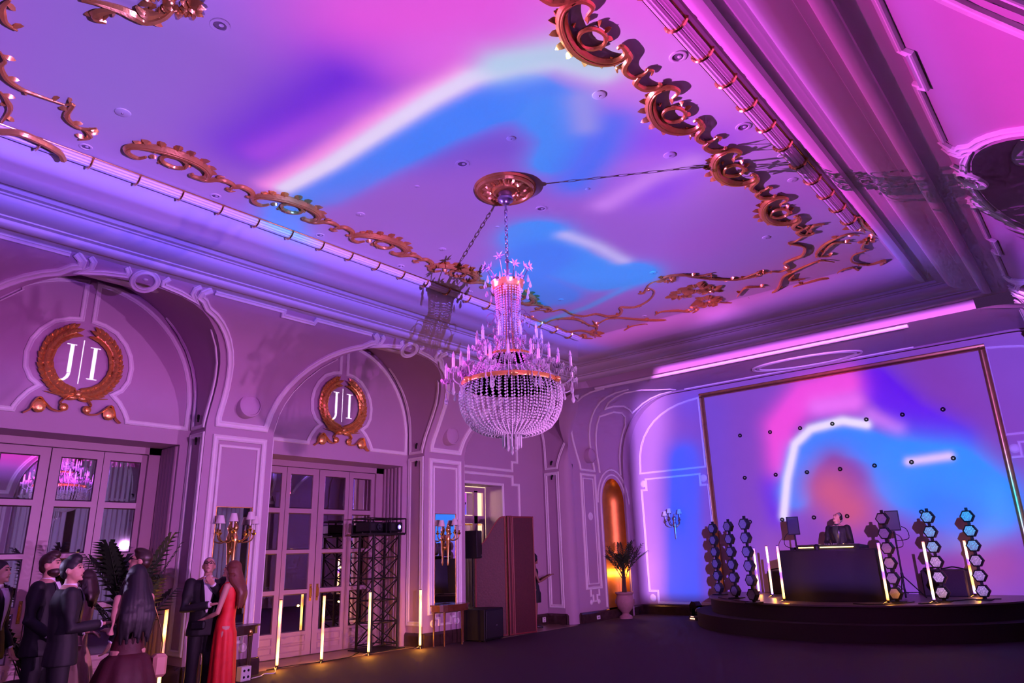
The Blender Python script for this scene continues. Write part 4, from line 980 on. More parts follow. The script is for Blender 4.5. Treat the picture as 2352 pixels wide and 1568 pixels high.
# ---------------------------------------------------------------- wreaths
leafmesh = None
def wreath(yc, label):
    global leafmesh
    r = thing('laurel_wreath', label, 'wreath', (XLUN, yc, 4.60), 0); cz = 0.0
    if leafmesh is None:
        q = MB(); q.add([(0, 0, 0), (.012, .035, .045), (.010, .026, .10), (.006, 0, .155), (.010, -.026, .10), (.012, -.035, .045), (.035, 0, .05), (.028, 0, .10)], [(0, 1, 6), (1, 2, 7, 6), (2, 3, 7), (3, 4, 7), (4, 5, 6, 7), (5, 0, 6), (0, 5, 4, 3, 2, 1)])
        leafmesh = q.mesh('leaf'); leafmesh.materials.append(MATS['gold'])
    mb = MB(); n = 40
    for sg in (-1, 1):
        P = [(0.03, sg*.465*math.sin(a), -.485*math.cos(a)) for a in [(PI*.90)*i/16 for i in range(17)]]; mb.tube(P, .05, 8)
    mb.build('stem', 'gold', r, True)
    for sg in (-1, 1):
        for i in range(20):
            a = PI*.91*(i+.2)/20
            for lane in (-1, 0, 1):
                rad = 1+lane*.095; tx = Vector((0, sg*math.cos(a), math.sin(a)))       # tangent going up
                rd = Vector((0, sg*math.sin(a), -math.cos(a)))
                d = (tx+rd*lane*.42+Vector((.12, 0, 0))).normalized()
                o = bpy.data.objects.new('leaf', leafmesh); COL.objects.link(o); o.parent = r
                X_ = Vector((1, 0, 0)); Y_ = d.cross(X_).normalized(); X_ = Y_.cross(d)
                Mx = Matrix((X_, Y_, d)).transposed().to_4x4(); s = .86+.2*((i*7+lane*3) % 5)/5
                Mx = Mx @ Matrix.Scale(s, 4); Mx.translation = Vector((.06 if lane == 0 else .035, sg*.465*rad*math.sin(a), -.485*rad*math.cos(a)))
                o.matrix_local = Mx
    mb = MB()
    for sg in (-1, 1):
        pts = [(.05, sg*.02, -.50), (.07, sg*.14, -.56), (.05, sg*.20, -.64), (.06, sg*.12, -.70), (.05, sg*.18, -.76), (.07, sg*.30, -.75), (.06, sg*.40, -.66), (.07, sg*.47, -.60), (.05, sg*.53, -.68), (.06, sg*.56, -.78), (.05, sg*.63, -.84)]
        mb.tube(spline(pts, 5), [.03]*51, 8, (.45, 1.7), up=(1, 0, 0)); mb.ball((.07, sg*.46, -.72), (.03, .09, .10), 10, 6); mb.ball((.07, sg*.15, -.70), (.03, .06, .06), 10, 6)
        mb.tube([(.06, sg*.03, -.50), (.08, sg*.22, -.53), (.05, sg*.42, -.50)], [.02, .016, .006], 6); mb.ball((.08, sg*.07, -.55), (.03, .07, .035), 10, 6)
    mb.build('ribbon', 'gold', r, True)
    mb = MB(); mb.ball((.08, 0, -.49), (.05, .06, .06), 12, 8)
    for k in (-1, 0, 1): mb.tube([(.07+.05*math.sin(PI*j/6), .035*k, -.43-.12*j/6) for j in range(7)], .012, 5)
    mb.build('knot', 'gold', r, True)
wreath(YA[1], 'gilded laurel wreath in the arch above the talking group of guests')
wreath(YA[2], 'gilded laurel wreath in the arch above the projector truss')
# ---------------------------------------------------------------- ceiling rosette and chandelier
CX, CY = -4.92, 5.81
r = thing('ceiling_rosette', 'round gilded ceiling rosette with carved leaf relief above the chandelier', 'rosette', (CX, CY, ZC))
mb = MB(); mb.lathe([(0, -.05), (.13, -.05), (.14, -.065), (.16, -.06), (.17, -.035), (.30, -.03), (.315, -.055), (.345, -.06), (.36, -.03), (.375, -.03), (.385, 0)], n=48); mb.build('disc', 'gold', r, True)
for k in range(14):
    a = 2*PI*k/14
    for (r0, r1, w, da) in ((.17, .30, .035, 0), (.19, .27, .018, PI/14)):
        q = MB(); leafm(q, (r0*math.cos(a+da), r0*math.sin(a+da)), (r1*math.cos(a+da), r1*math.sin(a+da)), w, h=.03)
        for i, v in enumerate(q.v): q.v[i] = v-Vector((0, 0, ZC+.03))
        q.build('leaf', 'gold', r, True)
ch = thing('chandelier', 'large crystal basket chandelier with electric candles on a long chain', 'chandelier', (CX, CY, 2.75))
Zl = lambda z: z-2.75
mb = MB(); mb.lathe([(.0, Zl(5.90)), (.075, Zl(5.94)), (.085, Zl(5.93)), (.08, Zl(5.88)), (.10, Zl(5.86)), (.095, Zl(5.83)), (.06, Zl(5.81)), (.05, Zl(5.785)), (.012, Zl(5.77)), (.012, Zl(5.70)), (0, Zl(5.70))], n=20); mb.build('canopy', 'chain_metal', ch, True)
# chain links
q = MB(); n = 16; P = [Vector((.021*math.cos(2*PI*i/n), 0, .036*math.sin(2*PI*i/n))) for i in range(n)]; q.tube(P+[P[0]], .0055, 6); link = q.mesh('chain_link'); link.materials.append(MATS['chain_metal'])
for p_ in link.polygons: p_.use_smooth = True
zt, k = 5.69, 0
while zt > 5.06:
    o = bpy.data.objects.new('chain_link', link); COL.objects.link(o); o.parent = ch; o.location = (0, 0, Zl(zt)); o.rotation_euler = (0, 0, (k % 2)*PI/2); zt -= .058; k += 1
mb = MB(); mb.cyl((0, 0, Zl(5.06)), (0, 0, Zl(3.55)), .014, n=8); mb.ball((0, 0, Zl(5.03)), .03); mb.build('stem', 'chain_metal', ch)
# crown with glass flowers
mb = MB(); mb.lathe([(.15, Zl(4.66)), (.175, Zl(4.68)), (.19, Zl(4.74)), (.20, Zl(4.755)), (.185, Zl(4.76)), (.16, Zl(4.70)), (.13, Zl(4.67))], n=28); mb.build('crown_band', 'gold', ch, True)
def drop_mesh(L=.10, w=.022):
    q = MB(); q.lathe([(0, 0), (w*.35, -.012), (w*.5, -L*.35), (w, -L*.72), (w*.6, -L*.93), (0, -L)], n=8, sy=.6); m = q.mesh('drop'); m.materials.append(MATS['crystal']); return m
drop = drop_mesh(); bigdrop = drop_mesh(.16, .026)
def part(me, name, loc, rot=(0, 0, 0), sc=1.0, parent=ch):
    o = bpy.data.objects.new(name, me); COL.objects.link(o); o.parent = parent; o.location = loc; o.rotation_euler = rot; o.scale = (sc,)*3 if not isinstance(sc, tuple) else sc; return o
q = MB()
for i in range(6):
    a = 2*PI*i/6; c, s = math.cos(a), math.sin(a); c2, s2 = math.cos(a+.4), math.sin(a+.4); c3, s3 = math.cos(a-.4), math.sin(a-.4)
    q.add([(0, 0, 0), (.035*c3, .035*s3, .012), (.075*c, .075*s, .02), (.035*c2, .035*s2, .012), (.035*c, .035*s, -.004)], [(0, 1, 4), (1, 2, 4), (2, 3, 4), (3, 0, 4)])
q.ball((0, 0, .012), .014, 8, 5); flower = q.mesh('glass_flower'); flower.materials.append(MATS['crystal_flower'])
for k in range(9):
    a = 2*PI*k/9+.2; R = .24+.03*(k % 2); z = 4.98 if k % 2 else 4.90
    tiltm = (math.radians(70), 0, a+PI/2)
    mb = MB(); mb.tube([(.16*math.cos(a), .16*math.sin(a), Zl(4.72)), (.2*math.cos(a), .2*math.sin(a), Zl(4.84)), (R*math.cos(a), R*math.sin(a), Zl(z))], .005, 5); st = mb.build('flower_stem', 'chain_metal', ch)
    part(flower, 'glass_flower', (R*math.cos(a), R*math.sin(a), Zl(z)), tiltm, 1.0)
    part(drop, 'drop', (.27*math.cos(a), .27*math.sin(a), Zl(4.80)), (0, 0, a), 1.0); part(drop, 'drop', (.25*math.cos(a+.2), .25*math.sin(a+.2), Zl(4.66)), (0, 0, a), .9)
    mb = MB(); mb.ball((.185*math.cos(a+.35), .185*math.sin(a+.35), Zl(4.75)), (.022, .022, .03), 8, 6); mb.build('crown_stone', 'crystal', ch, True)
# small scroll wires at the sides of the column
for k in range(8):
    a = 2*PI*k/8
    for z in (4.30, 4.05):
        mb = MB(); u = Vector((math.cos(a), math.sin(a), 0)); Q = [u*(.14+.06*(1-math.cos(t)))+Vector((0, 0, Zl(z)+.07*math.sin(t))) for t in [PI*1.5*i/10 for i in range(11)]]; mb.tube(Q, .005, 5); mb.build('scroll_wire', 'chain_metal', ch)
        part(drop, 'drop', u*.235+Vector((0, 0, Zl(z)-.03)), (0, 0, a), .8)
# bead strings
def beads(prof, nstr, step, r, name, matn='crystal_bead', tw=0.0):
    q = MB()
    for s_ in range(nstr):
        a = 2*PI*s_/nstr; L = 0.0
        pts = [Vector((rr*math.cos(a+tw*i), rr*math.sin(a+tw*i), Zl(z))) for i, (rr, z) in enumerate(prof)]
        acc = 0.0
        for i in range(len(pts)-1):
            d = pts[i+1]-pts[i]; ln = d.length; t = acc
            while t < ln: 
                c = pts[i]+d*(t/ln); q.add([c+Vector(v)*r for v in OCT], OCF); t += step
            acc = t-ln
    o = q.build(name, matn, ch, fix=False); o['kind'] = 'stuff'; return o
OCT = [(1, 0, 0), (.3, .95, 0), (-.8, .6, 0), (-.8, -.6, 0), (.3, -.95, 0), (0, 0, 1), (0, 0, -1)]
OCF = [(i, (i+1) % 5, 5) for i in range(5)]+[((i+1) % 5, i, 6) for i in range(5)]
beads([(.155, 4.66), (.135, 4.45), (.135, 4.2), (.15, 4.0), (.185, 3.90), (.24, 3.84)], 26, .030, .0125, 'column_beads')
for k in range(10):
    a = 2*PI*k/10; mb = MB(); mb.tube([(.145*math.cos(a), .145*math.sin(a), Zl(4.66)), (.128*math.cos(a), .128*math.sin(a), Zl(4.4)), (.13*math.cos(a), .13*math.sin(a), Zl(4.15)), (.18*math.cos(a), .18*math.sin(a), Zl(3.86))], .005, 5); mb.build('column_rod', 'gold_bright', ch)
beads([(.25, 3.84), (.33, 3.80), (.42, 3.70), (.50, 3.56)], 44, .030, .012, 'dome_beads')
beads([(.545, 3.50), (.572, 3.42), (.575, 3.32), (.555, 3.22), (.51, 3.12), (.44, 3.035), (.34, 2.98), (.22, 2.95), (.13, 2.945)], 52, .0335, .0150, 'basket_beads')
beads([(.53, 3.49), (.53, 3.33)], 60, .033, .012, 'skirt_beads', 'crystal')
beads([(.46, 3.50), (.49, 3.38), (.46, 3.2), (.36, 3.06), (.2, 2.99)], 40, .034, .015, 'inner_beads')
beads([(.23, 3.82), (.30, 3.66), (.44, 3.54)], 30, .034, .014, 'inner_dome_beads')
for rr, z, h in ((.255, 3.845, .035), (.545, 3.52, .05)):
    mb = MB(); mb.lathe([(rr-.008, Zl(z-h/2)), (rr+.010, Zl(z-h/2)), (rr+.016, Zl(z)), (rr+.010, Zl(z+h/2)), (rr-.008, Zl(z+h/2)), (rr-.008, Zl(z-h/2))], n=48); mb.build('ring_band', 'gold', ch, True)
for k in range(6):
    a = 2*PI*k/6+.26; mb = MB(); mb.ball((.565*math.cos(a), .565*math.sin(a), Zl(3.515)), (.045, .045, .035), 10, 6); mb.build('mask_boss', 'gold', ch, True)
# prisms below
q = MB(); q.prism([(-.011, 0), (0, .011), (.011, 0), (0, -.011)], (0, 0, 0), (1, 0, 0), (0, 1, 0), (0, 0, -.13)); q.add([(-.011, 0, -.13), (0, .011, -.13), (.011, 0, -.13), (0, -.011, -.13), (0, 0, -.155)], [(0, 1, 4), (1, 2, 4), (2, 3, 4), (3, 0, 4)]); prism = q.mesh('prism'); prism.materials.append(MATS['crystal'])
for k in range(14): a = 2*PI*k/14; part(prism, 'prism', (.10*math.cos(a), .10*math.sin(a), Zl(2.955)), (0, 0, a))
for k in range(8): a = 2*PI*k/8; part(prism, 'prism', (.055*math.cos(a), .055*math.sin(a), Zl(2.93)), (0, 0, a), 1.05)
part(bigdrop, 'finial', (0, 0, Zl(2.84)), (0, 0, 0), .72)
# candle arms
q = MB(); q.lathe([(.012, 0), (.03, .004), (.052, .022), (.070, .045), (.066, .047), (.045, .026), (.02, .012), (.012, .012)], n=14)
for i, v in enumerate(q.v):
    a = math.atan2(v.y, v.x); q.v[i] = Vector((v.x, v.y, v.z+(.010*math.cos(7*a) if v.xy.length > .05 else 0)))
bob = q.mesh('bobeche'); bob.materials.append(MATS['crystal'])
q = MB(); q.lathe([(0, .012), (.0165, .012), (.0165, .168), (.014, .175), (0, .175)], n=10); cand = q.mesh('candle'); cand.materials.append(MATS['candle'])
q = MB(); q.lathe([(.008, .173), (.015, .19), (.014, .207), (.006, .232), (0, .25)], n=8); bulb = q.mesh('bulb'); bulb.materials.append(MATS['crystal_bead'])
q = MB()
for i in range(8):
    a = 2*PI*i/8; M_ = Matrix.Translation((.060*math.cos(a), .060*math.sin(a), .035))
    q.add([M_ @ Vector(v)*1 for v in ((-.006, 0, 0), (0, .006, 0), (.006, 0, 0), (0, -.006, 0), (0, 0, -.09))], [(0, 1, 4), (1, 2, 4), (2, 3, 4), (3, 0, 4), (0, 1, 2, 3)])
fr = q.mesh('prism_fringe'); fr.materials.append(MATS['crystal'])
for (n, R, z, rin, zin, off) in ((10, .37, 3.93, .25, 3.85, .1), (14, .56, 3.66, .53, 3.52, .0), (9, .735, 3.565, .55, 3.50, .25)):
    for k in range(n):
        a = 2*PI*k/n+off; u = Vector((math.cos(a), math.sin(a), 0))
        mb = MB(); mb.tube(spline([u*rin+Vector((0, 0, Zl(zin))), u*(rin+.35*(R-rin))+Vector((0, 0, Zl(zin-.06))), u*(R-.01)+Vector((0, 0, Zl(z-.08))), u*R+Vector((0, 0, Zl(z)))], 4), .007, 5); arm = mb.build('candle_arm', 'crystal', ch, True)
        L = u*R+Vector((0, 0, Zl(z)))
        part(bob, 'bobeche', L, parent=arm); part(fr, 'prism_fringe', L, parent=arm); part(cand, 'candle', L, parent=arm); part(bulb, 'bulb', L, parent=arm)
        if R > .5:
            part(bigdrop if R > .7 else drop, 'pendant', L+Vector((0, 0, -.10)), (0, 0, a), .9, parent=arm)
            if R > .7: part(drop, 'pendant', u*(R-.10)+Vector((0, 0, Zl(z-.12))), (0, 0, a), .9, parent=arm)
# ---------------------------------------------------------------- things along the side wall
def wall_speaker(loc, label, face=(1, 0, 0)):
    r = thing('wall_speaker', label, 'speaker', loc); 
    mb = MB(); mb.lathe([(.20, -.06), (.20, .10), (.19, .125), (.165, .135), (.16, .12), (.16, .118)], axis=face, n=32); mb.build('housing', 'wall_paint', r, True)
    mb = MB(); mb.lathe([(0, .128), (.14, .126), (.16, .118), (.16, .11)], axis=face, n=28); mb.build('grille', 'wall_paint', r, True)
wall_speaker((XL+.13, 5.83, 4.17), 'round mauve wall speaker on the pier above the couple and the sconce')
wall_speaker((XL+.13, 10.55, 4.17), 'round mauve wall speaker on the pier above the console with slim legs')
wall_speaker((XC-ALH+.04, 15.72, 4.17), 'round mauve wall speaker on the alcove flank beside the gold niche')
def pier_mirror(yp, label):
    r = thing('wall_mirror', label, 'mirror', (XL, yp, .74)); mb = MB()
    mb.box((.004, -.31, 0), (.014, .31, 1.80)); mb.build('glass', 'mirror', r)
    mb = MB(); mb.strip([Vector((.004, y, z)) for y, z in rect(-.305, .305, .005, 1.795)], [Vector((1, 0, 0))]*4, .014, .02, True); mb.build('edge_bead', 'brass', r)
pier_mirror(5.83, 'tall narrow mirror behind the four-shade sconce beside the couple')
pier_mirror(10.55, 'tall narrow mirror reflecting bright blue behind the sconce with three shades')
def sconce(loc, label, arms, metal='brass', s=1.0, face=0.0, h0=-.62):
    """face 0: fixed to a wall looking +X; arms: (side, out, height)"""
    r = thing('wall_sconce', label, 'sconce', loc, face); r.scale = (s,)*3
    mb = MB(); P = [(.014, h0), (.022, h0+.06), (.016, h0+.12), (.028, h0+.3), (.036, h0+.42), (.05, -.12), (.055, -.05), (.035, -.01), (.03, .03), (.045, .07), (.05, .10), (.035, .14), (.018, .16), (.022, .18), (.012, .21), (0, .22)]
    mb.lathe(P, (.07, 0, 0), 14); mb.build('torch', metal, r, True)
    mb = MB(); mb.lathe([(0, .02), (.03, .02), (.045, .01), (.05, 0)], (0, 0, h0+.35), 16, axis=(1, 0, 0)); mb.cyl((0, 0, h0+.35), (.07, 0, h0+.35), .012); mb.build('wall_plate', metal, r, True)
    for (y, x, z) in arms:
        mb = MB(); e = Vector((.07+x, y, z)); b = Vector((.07, 0, -.04))
        mb.tube(spline([b, b+(e-b)*.35+Vector((0, 0, -.10-.02*abs(y))), b+(e-b)*.85+Vector((0, 0, -.10)), e+Vector((0, 0, -.02)), e], 5), .012, 7)
        mb.lathe([(0, -.03), (.02, -.025), (.035, 0), (.048, .012), (.02, .014), (.015, .03), (.022, .045), (.014, .06), (0, .06)], e, 12); arm = mb.build('arm', metal, r, True)
        mb = MB(); mb.cyl(e+Vector((0, 0, .06)), e+Vector((0, 0, .16)), .011, n=8); mb.build('candle', 'candle', arm)
        mb = MB(); c = e+Vector((0, 0, .15)); mb.lathe([(.075, 0), (.042, .125), (.039, .125), (.072, 0)], c, 18); mb.build('shade', 'shade', arm, True)
sconce((XL+.02, 5.83, 2.12), 'gilded torch sconce with four small pink shades on the mirror beside the couple', [(-.29, .06, .0), (-.13, .16, .03), (.16, .16, .06), (.29, .06, .0)])
sconce((XL+.02, 10.55, 2.12), 'gilded torch sconce with small shades on the mirror reflecting bright blue', [(-.26, .08, .0), (0.02, .18, .03), (.27, .06, .02)])
p = ony(1552, 1205, YB-.05)
sconce((p.x, YB-.02, p.z+.08), 'three-arm silvered sconce alone on the blue-lit wall panel', [(-.24, .08, .02), (-.04, .2, .08), (.20, .08, .05)], 'steel', 1.0, -PI/2, -.45)
def console(yp, label, wood, legs, ornate):
    r = thing('console_table', label, 'table', (XL+.06, yp, 0)); W2, D = (.46, .34)
    arc = [(0, -W2), (D*.55, -W2)]+[(D*.55+D*.45*math.sin(PI*i/10), -W2*math.cos(PI*i/10)) for i in range(1, 10)]+[(D*.55, W2), (0, W2)]
    mb = MB(); mb.prism(arc, (0, 0, .735), (1, 0, 0), (0, 1, 0), (0, 0, .025)); mb.build('top', wood, r)
    arc2 = [(x*.92, y*.93) for x, y in arc]; mb = MB(); mb.prism(arc2, (0, 0, .63), (1, 0, 0), (0, 1, 0), (0, 0, .105)); mb.build('apron', wood, r)
    for (x, y) in legs:
        mb = MB(); mb.tube([(x, y, .63), (x, y, .5), (x, y, .2), (x+.0, y, .03), (x, y, 0)], [.026, .022, .018, .014, .018], 8); mb.build('leg', wood, r, True)
    for (x, y) in legs:
        if ornate:
            mb = MB(); mb.ball((x+.01, y, .66), (.028, .034, .05), 10, 6); mb.lathe([(.03, .60), (.034, .61), (.03, .62)], (x, y, 0), 10); mb.build('gilt_mount', 'brass', r, True)
console(5.83, 'dark console table with gilt corner mounts beside the woman in red', 'wood_dark', [(.06, -.40), (.06, .40), (.27, -.2), (.27, .25)], True)
console(10.55, 'slim reddish half-round console table below the blue reflecting mirror', 'wood_red', [(.05, -.41), (.05, .41), (.24, -.30), (.29, .14), ], False)
# ---- LED tubes on the floor
def led_tube(x, y, z0, h, mt, label, group=None, tilt=(0, 0), glow=9.0):
    r = thing('led_tube', label, 'light tube', (x, y, z0), 0, group); r.rotation_euler = (tilt[0], tilt[1], 0)
    mb = MB(); mb.cyl((0, 0, .06), (0, 0, h), .0235, n=14); mb.build('diffuser', mt, r, True)
    mb = MB(); mb.cyl((0, 0, .025), (0, 0, .062), .026, n=12); mb.cyl((0, 0, h), (0, 0, h+.012), .025, n=12); mb.build('cap', 'black', r)
    for zz, ww in ((.16, 1.0), (.80, .6)): point('led_tube_glow', Vector((x, y, z0))+Vector((.06, -.05, zz)), (1.0, .36, .03), ww*glow, .02)
    for a in (2.4, 4.0, 5.6):
        mb = MB(); mb.tube([(0, 0, .035), (.05*math.cos(a), .05*math.sin(a), .03), (.11*math.cos(a), .11*math.sin(a), .006)], .006, 6); mb.build('foot', 'steel', r)
led_tube(-10.98, 6.87, 0, 1.06, 'tube_amber', 'amber light tube on the floor before the mirrored doors, next to the red dress')
led_tube(-10.93, 7.69, 0, 1.08, 'tube_amber', 'amber light tube before the middle of the mirrored doors below the projector')
led_tube(-10.92, 8.69, 0, 1.08, 'tube_amber_b', 'amber light tube standing right in front of the black truss tower')
led_tube(-10.76, 9.80, 0, 1.06, 'tube_amber_b', 'amber light tube on the floor beside the slim reddish console')
led_tube(-10.50, 4.77, 0, 1.08, 'tube_amber', 'amber light tube between the woman in wine red and the grey-haired man')
# ---- truss tower with projectors
def truss_stand(loc, label, lens=True, yaw=0.0):
    r = thing('truss_tower', label, 'truss', loc, yaw); w = .22
    for sx in (-1, 1):
        for sy in (-1, 1):
            mb = MB(); mb.cyl((sx*w, sy*w*1.45, .02), (sx*w, sy*w*1.45, 2.12), .026, n=8); mb.build('upright', 'black', r)
    mb = MB()
    for k in range(5):
        z0, z1 = .10+.40*k, .50+.40*k
        for sx in (-1, 1): mb.cyl((sx*w, -w*1.45, z0), (sx*w, w*1.45, z1), .011, n=6); mb.cyl((sx*w, w*1.45, z0), (sx*w, -w*1.45, z1), .011, n=6)
        for sy in (-1, 1): mb.cyl((-w, sy*w*1.45, z0), (w, sy*w*1.45, z1), .011, n=6)
        for z in (z0,):
            for sx in (-1, 1): mb.cyl((sx*w, -w*1.45, z), (sx*w, w*1.45, z), .011, n=6)
            for sy in (-1, 1): mb.cyl((-w, sy*w*1.45, z), (w, sy*w*1.45, z), .011, n=6)
    mb.build('braces', 'black', r)
    mb = MB(); mb.box((-.34, -.42, 0), (.34, .42, .02)); mb.build('base_plate', 'black', r)
    mb = MB(); mb.box((-.30, -.50, 2.12), (.30, .42, 2.15)); mb.build('platform', 'black', r)
    return r
TR = Vector((-11.42, 9.28, 0))
truss_stand(TR, 'black truss tower in the doorway carrying the two projectors')
def projector(loc, yaw, label, lit, cage=True):
    r = thing('projector', label, 'projector', loc, yaw)
    mb = MB(); mb.box((-.20, -.19, .03), (.20, .19, .22), .02); mb.build('body', 'black', r)
    mb = MB(); mb.cyl((.19, .05, .125), (.235, .05, .125), .062, .066, 20); mb.build('lens_barrel', 'black_gloss', r, True)
    mb = MB(); mb.lathe([(0, .012), (.03, .010), (.052, 0)], (.232, .05, .125), 20, axis=(1, 0, 0)); mb.build('lens', 'lens_blue' if lit else 'black_gloss', r, True)
    if lit: mb = MB(); mb.lathe([(0, .02), (.02, .017), (.03, .008)], (.236, .05, .125), 16, axis=(1, 0, 0)); mb.build('lamp_core', 'lens_core', r, True)
    mb = MB(); mb.box((.201, -.16, .06), (.206, -.05, .19)); mb.build('vent', 'grille', r)
    if cage:
        for sy in (-1, 1):
            mb = MB(); P = [(-.24, sy*.22, .0), (-.24, sy*.22, .29), (.25, sy*.22, .29), (.25, sy*.22, .0)]
            for a, b in zip(P, P[1:]+P[:1]): mb.cyl(a, b, .012, n=6)
            mb.build('cage_side', 'black', r)
        for (x, z) in ((-.24, .29), (.25, .29), (-.24, .006), (.25, .006)): mb = MB(); mb.cyl((x, -.22, z), (x, .22, z), .012, n=6); mb.build('cage_bar', 'black', r)
projector(TR+Vector((.05, .20, 2.15)), .12, 'black projector with a glowing blue lens in a cage on the tower', True)
projector(TR+Vector((.02, -.28, 2.15)), .12, 'black projector without light in a cage on the tower', False)
# the two towers that throw the ceiling and stage pictures, one on each side of the room
truss_stand((XR-.18, 2.5, 0), 'black truss tower at the window side throwing light to the ceiling', True)
projector((XR-.02, 2.5, 2.15), PI, 'caged projector with glowing lens on the window-side tower', True, False)
# ---- loudspeaker on a pole, subwoofer, folding screen
def pa_speaker(loc, yaw, label, h=.58, w=.32, d=.30, logo=True):
    r = thing('loudspeaker', label, 'loudspeaker', loc, yaw)
    mb = MB(); mb.prism([(-d/2, -w*.36), (d/2, -w/2), (d/2, w/2), (-d/2, w*.36)], (0, 0, 0), (1, 0, 0), (0, 1, 0), (0, 0, h)); mb.build('cabinet', 'black', r)
    mb = MB(); mb.box((d/2, -w/2+.015, .015), (d/2+.012, w/2-.015, h-.015), .005); mb.build('grille', 'grille', r)
    if logo: mb = MB(); mb.box((d/2+.012, w/2-.06, .04), (d/2+.015, w/2-.03, .075)); mb.build('badge', 'steel', r)
    return r
def speaker_pole(loc, h, label, feet=True):
    r = thing('speaker_pole', label, 'stand', loc)
    mb = MB(); mb.cyl((0, 0, .02), (0, 0, h), .018, n=10); mb.build('pole', 'black', r)
    if feet:
        for k in range(3):
            a = 2*PI*k/3+.5; mb = MB(); mb.cyl((0, 0, .45), (.38*math.cos(a), .38*math.sin(a), .015), .012, n=6); mb.cyl((0, 0, .12), (.30*math.cos(a), .30*math.sin(a), .12), .008, n=6); mb.build('leg', 'black', r)
        mb = MB(); mb.cyl((0, 0, .40), (0, 0, .50), .028, n=10); mb.build('collar', 'black', r)
    return r
SUBZ = .62
pa_speaker((-10.90, 11.44, 1.62), .35, 'black loudspeaker on a pole between the console and the folding screen')
speaker_pole((-10.90, 11.44, SUBZ), 1.0, 'black pole carrying the loudspeaker above the subwoofer', False)
r = thing('subwoofer', 'large black subwoofer box on the floor beside the folding screen', 'loudspeaker', (-10.62, 11.42, 0), .12)
mb = MB(); mb.box((-.32, -.34, .02), (.30, .34, SUBZ), .012); mb.build('cabinet', 'black', r)
mb = MB(); mb.box((.30, -.30, .06), (.315, .30, .58), .006); mb.build('grille', 'grille', r)
mb = MB(); mb.box((.315, .05, .28), (.319, .09, .30)); mb.build('badge', 'steel', r)
for sx in (-1, 1):
    for sy in (-1, 1): mb = MB(); mb.cyl((sx*.25, sy*.28, 0), (sx*.25, sy*.28, .02), .025, n=8); mb.build('foot', 'black', r)
r = thing('folding_screen', 'wine red leather folding screen with an S-curved top before the passage', 'screen', (-10.42, 12.02, 0))
def screen_panel(a, b, top, name='panel'):
    a = Vector((*a, 0)); b = Vector((*b, 0)); d = (b-a); L = d.length; d.normalize(); n = Vector((d.y, -d.x, 0))*.035
    poly_ = [(0, .03), (L, .03)]+top(L)
    mb = MB(); mb.prism(poly_, a-n*.5, d, (0, 0, 1), n); o = mb.build(name, 'screen_leather', r)
    mb = MB(); mb.strip([a+n*.5+d*u+Vector((0, 0, v)) for u, v in [(max(.02, min(L-.02, u)), v-.02 if v > 1 else v+.02) for u, v in poly_]], [n.normalized()]*len(poly_), .03, .012, True); mb.build('edge_braid', 'screen_edge', o)
    mb = MB()
    for i in range(24):
        z = .1+1.7*i/23
        for u in (.03, L-.03): mb.ball(a+n*.5+d*u+Vector((0, 0, z)), (.006, .006, .006), 5, 3)
    mb.build('nail_heads', 'brass', o)['kind'] = 'stuff'
P0, P1, P2 = (-.50, -.50), (-.02, .0), (.12, .80)
def stop_(L): return [(L, 2.50), (L*.9, 2.50)]+[(L*(.9-.75*t), 2.50-.58*(3*t*t-2*t**3)) for t in [i/9 for i in range(1, 9)]]+[(0, 1.90)]
screen_panel(P0, P1, stop_); screen_panel((.0, .02), (.03, .14), lambda L: [(L, 2.51), (0, 2.51)]); screen_panel((.03, .14), P2, lambda L: [(L, 2.50), (0, 2.50)])
mb = MB(); mb.cyl((-.01, .005, .03), (-.01, .005, 2.5), .008, n=6); mb.build('hinge_rod', 'brass', r)
# ---- urn with palm in the niche
def frond(mb, base, tip, w, sag, nleaf=11, wl=.016):
    b = Vector(base); t = Vector(tip); side = (t-b).cross(Vector((0, 0, 1))); side = side.normalized() if side.length > 1e-4 else Vector((1, 0, 0))
    P = [b+(t-b)*s+Vector((0, 0, -sag*s*s)) for s in [i/8 for i in range(9)]]; mb.tube(P, [.009-.006*i/8 for i in range(9)], 5)
    for i in range(nleaf):
        s = .25+.75*i/(nleaf-1); k = min(7, int(s*8)); c = P[k]+(P[min(8, k+1)]-P[k])*(s*8-k); ax = (P[min(8, k+1)]-P[k]).normalized()
        L = w*(1-.55*abs(s-.55)*1.4)
        for sg in (-1, 1):
            d = (ax*.75+side*sg*(.9-.35*s)+Vector((0, 0, .12))).normalized()*L; m = c+d*.5+Vector((0, 0, .02)); e = c+d+Vector((0, 0, -.25*L)); nrm = ax.cross(d).normalized()
            wv = d.cross(nrm).normalized()*wl
            mb.add([c-wv*.3, c+wv*.3, m+wv, m-wv, e], [(0, 1, 2, 3), (3, 2, 4)])
def palm(loc, h, fr, label, stem_h, cat='palm', pot=None, seed=1, spread=.5, ml='leaf', leafw=.26, wl=.016, nl=11, sag=.12):
    rnd = random.Random(seed); r = thing('potted_palm', label, cat, loc)
    mb = MB()
    for k in range(3): mb.tube([(.03*k-.03, .02*k-.02, .0), (.03*k-.02, .0, stem_h*.5), (.02*k-.02, .02, stem_h*(.8+.1*k))], [.03, .024, .014], 7)
    mb.build('stem', 'trunk', r, True)
    for k in range(fr):
        a = 2*PI*k/fr*1.618*2+rnd.random()*.6; zz = stem_h*(.35+.65*k/fr); R = spread*rnd.uniform(.6, 1.1); up = (h-zz)*rnd.uniform(.55, 1.0)
        mb = MB(); frond(mb, (0, 0, zz), (R*math.cos(a), R*math.sin(a), zz+up), leafw*rnd.uniform(.8, 1.15), sag*rnd.uniform(.6, 1.2), nl, wl); mb.build('frond', ml, r)
    if pot: pot(r)
    return r
pu = Vector((XC-ALH+.30, 16.62, 0))
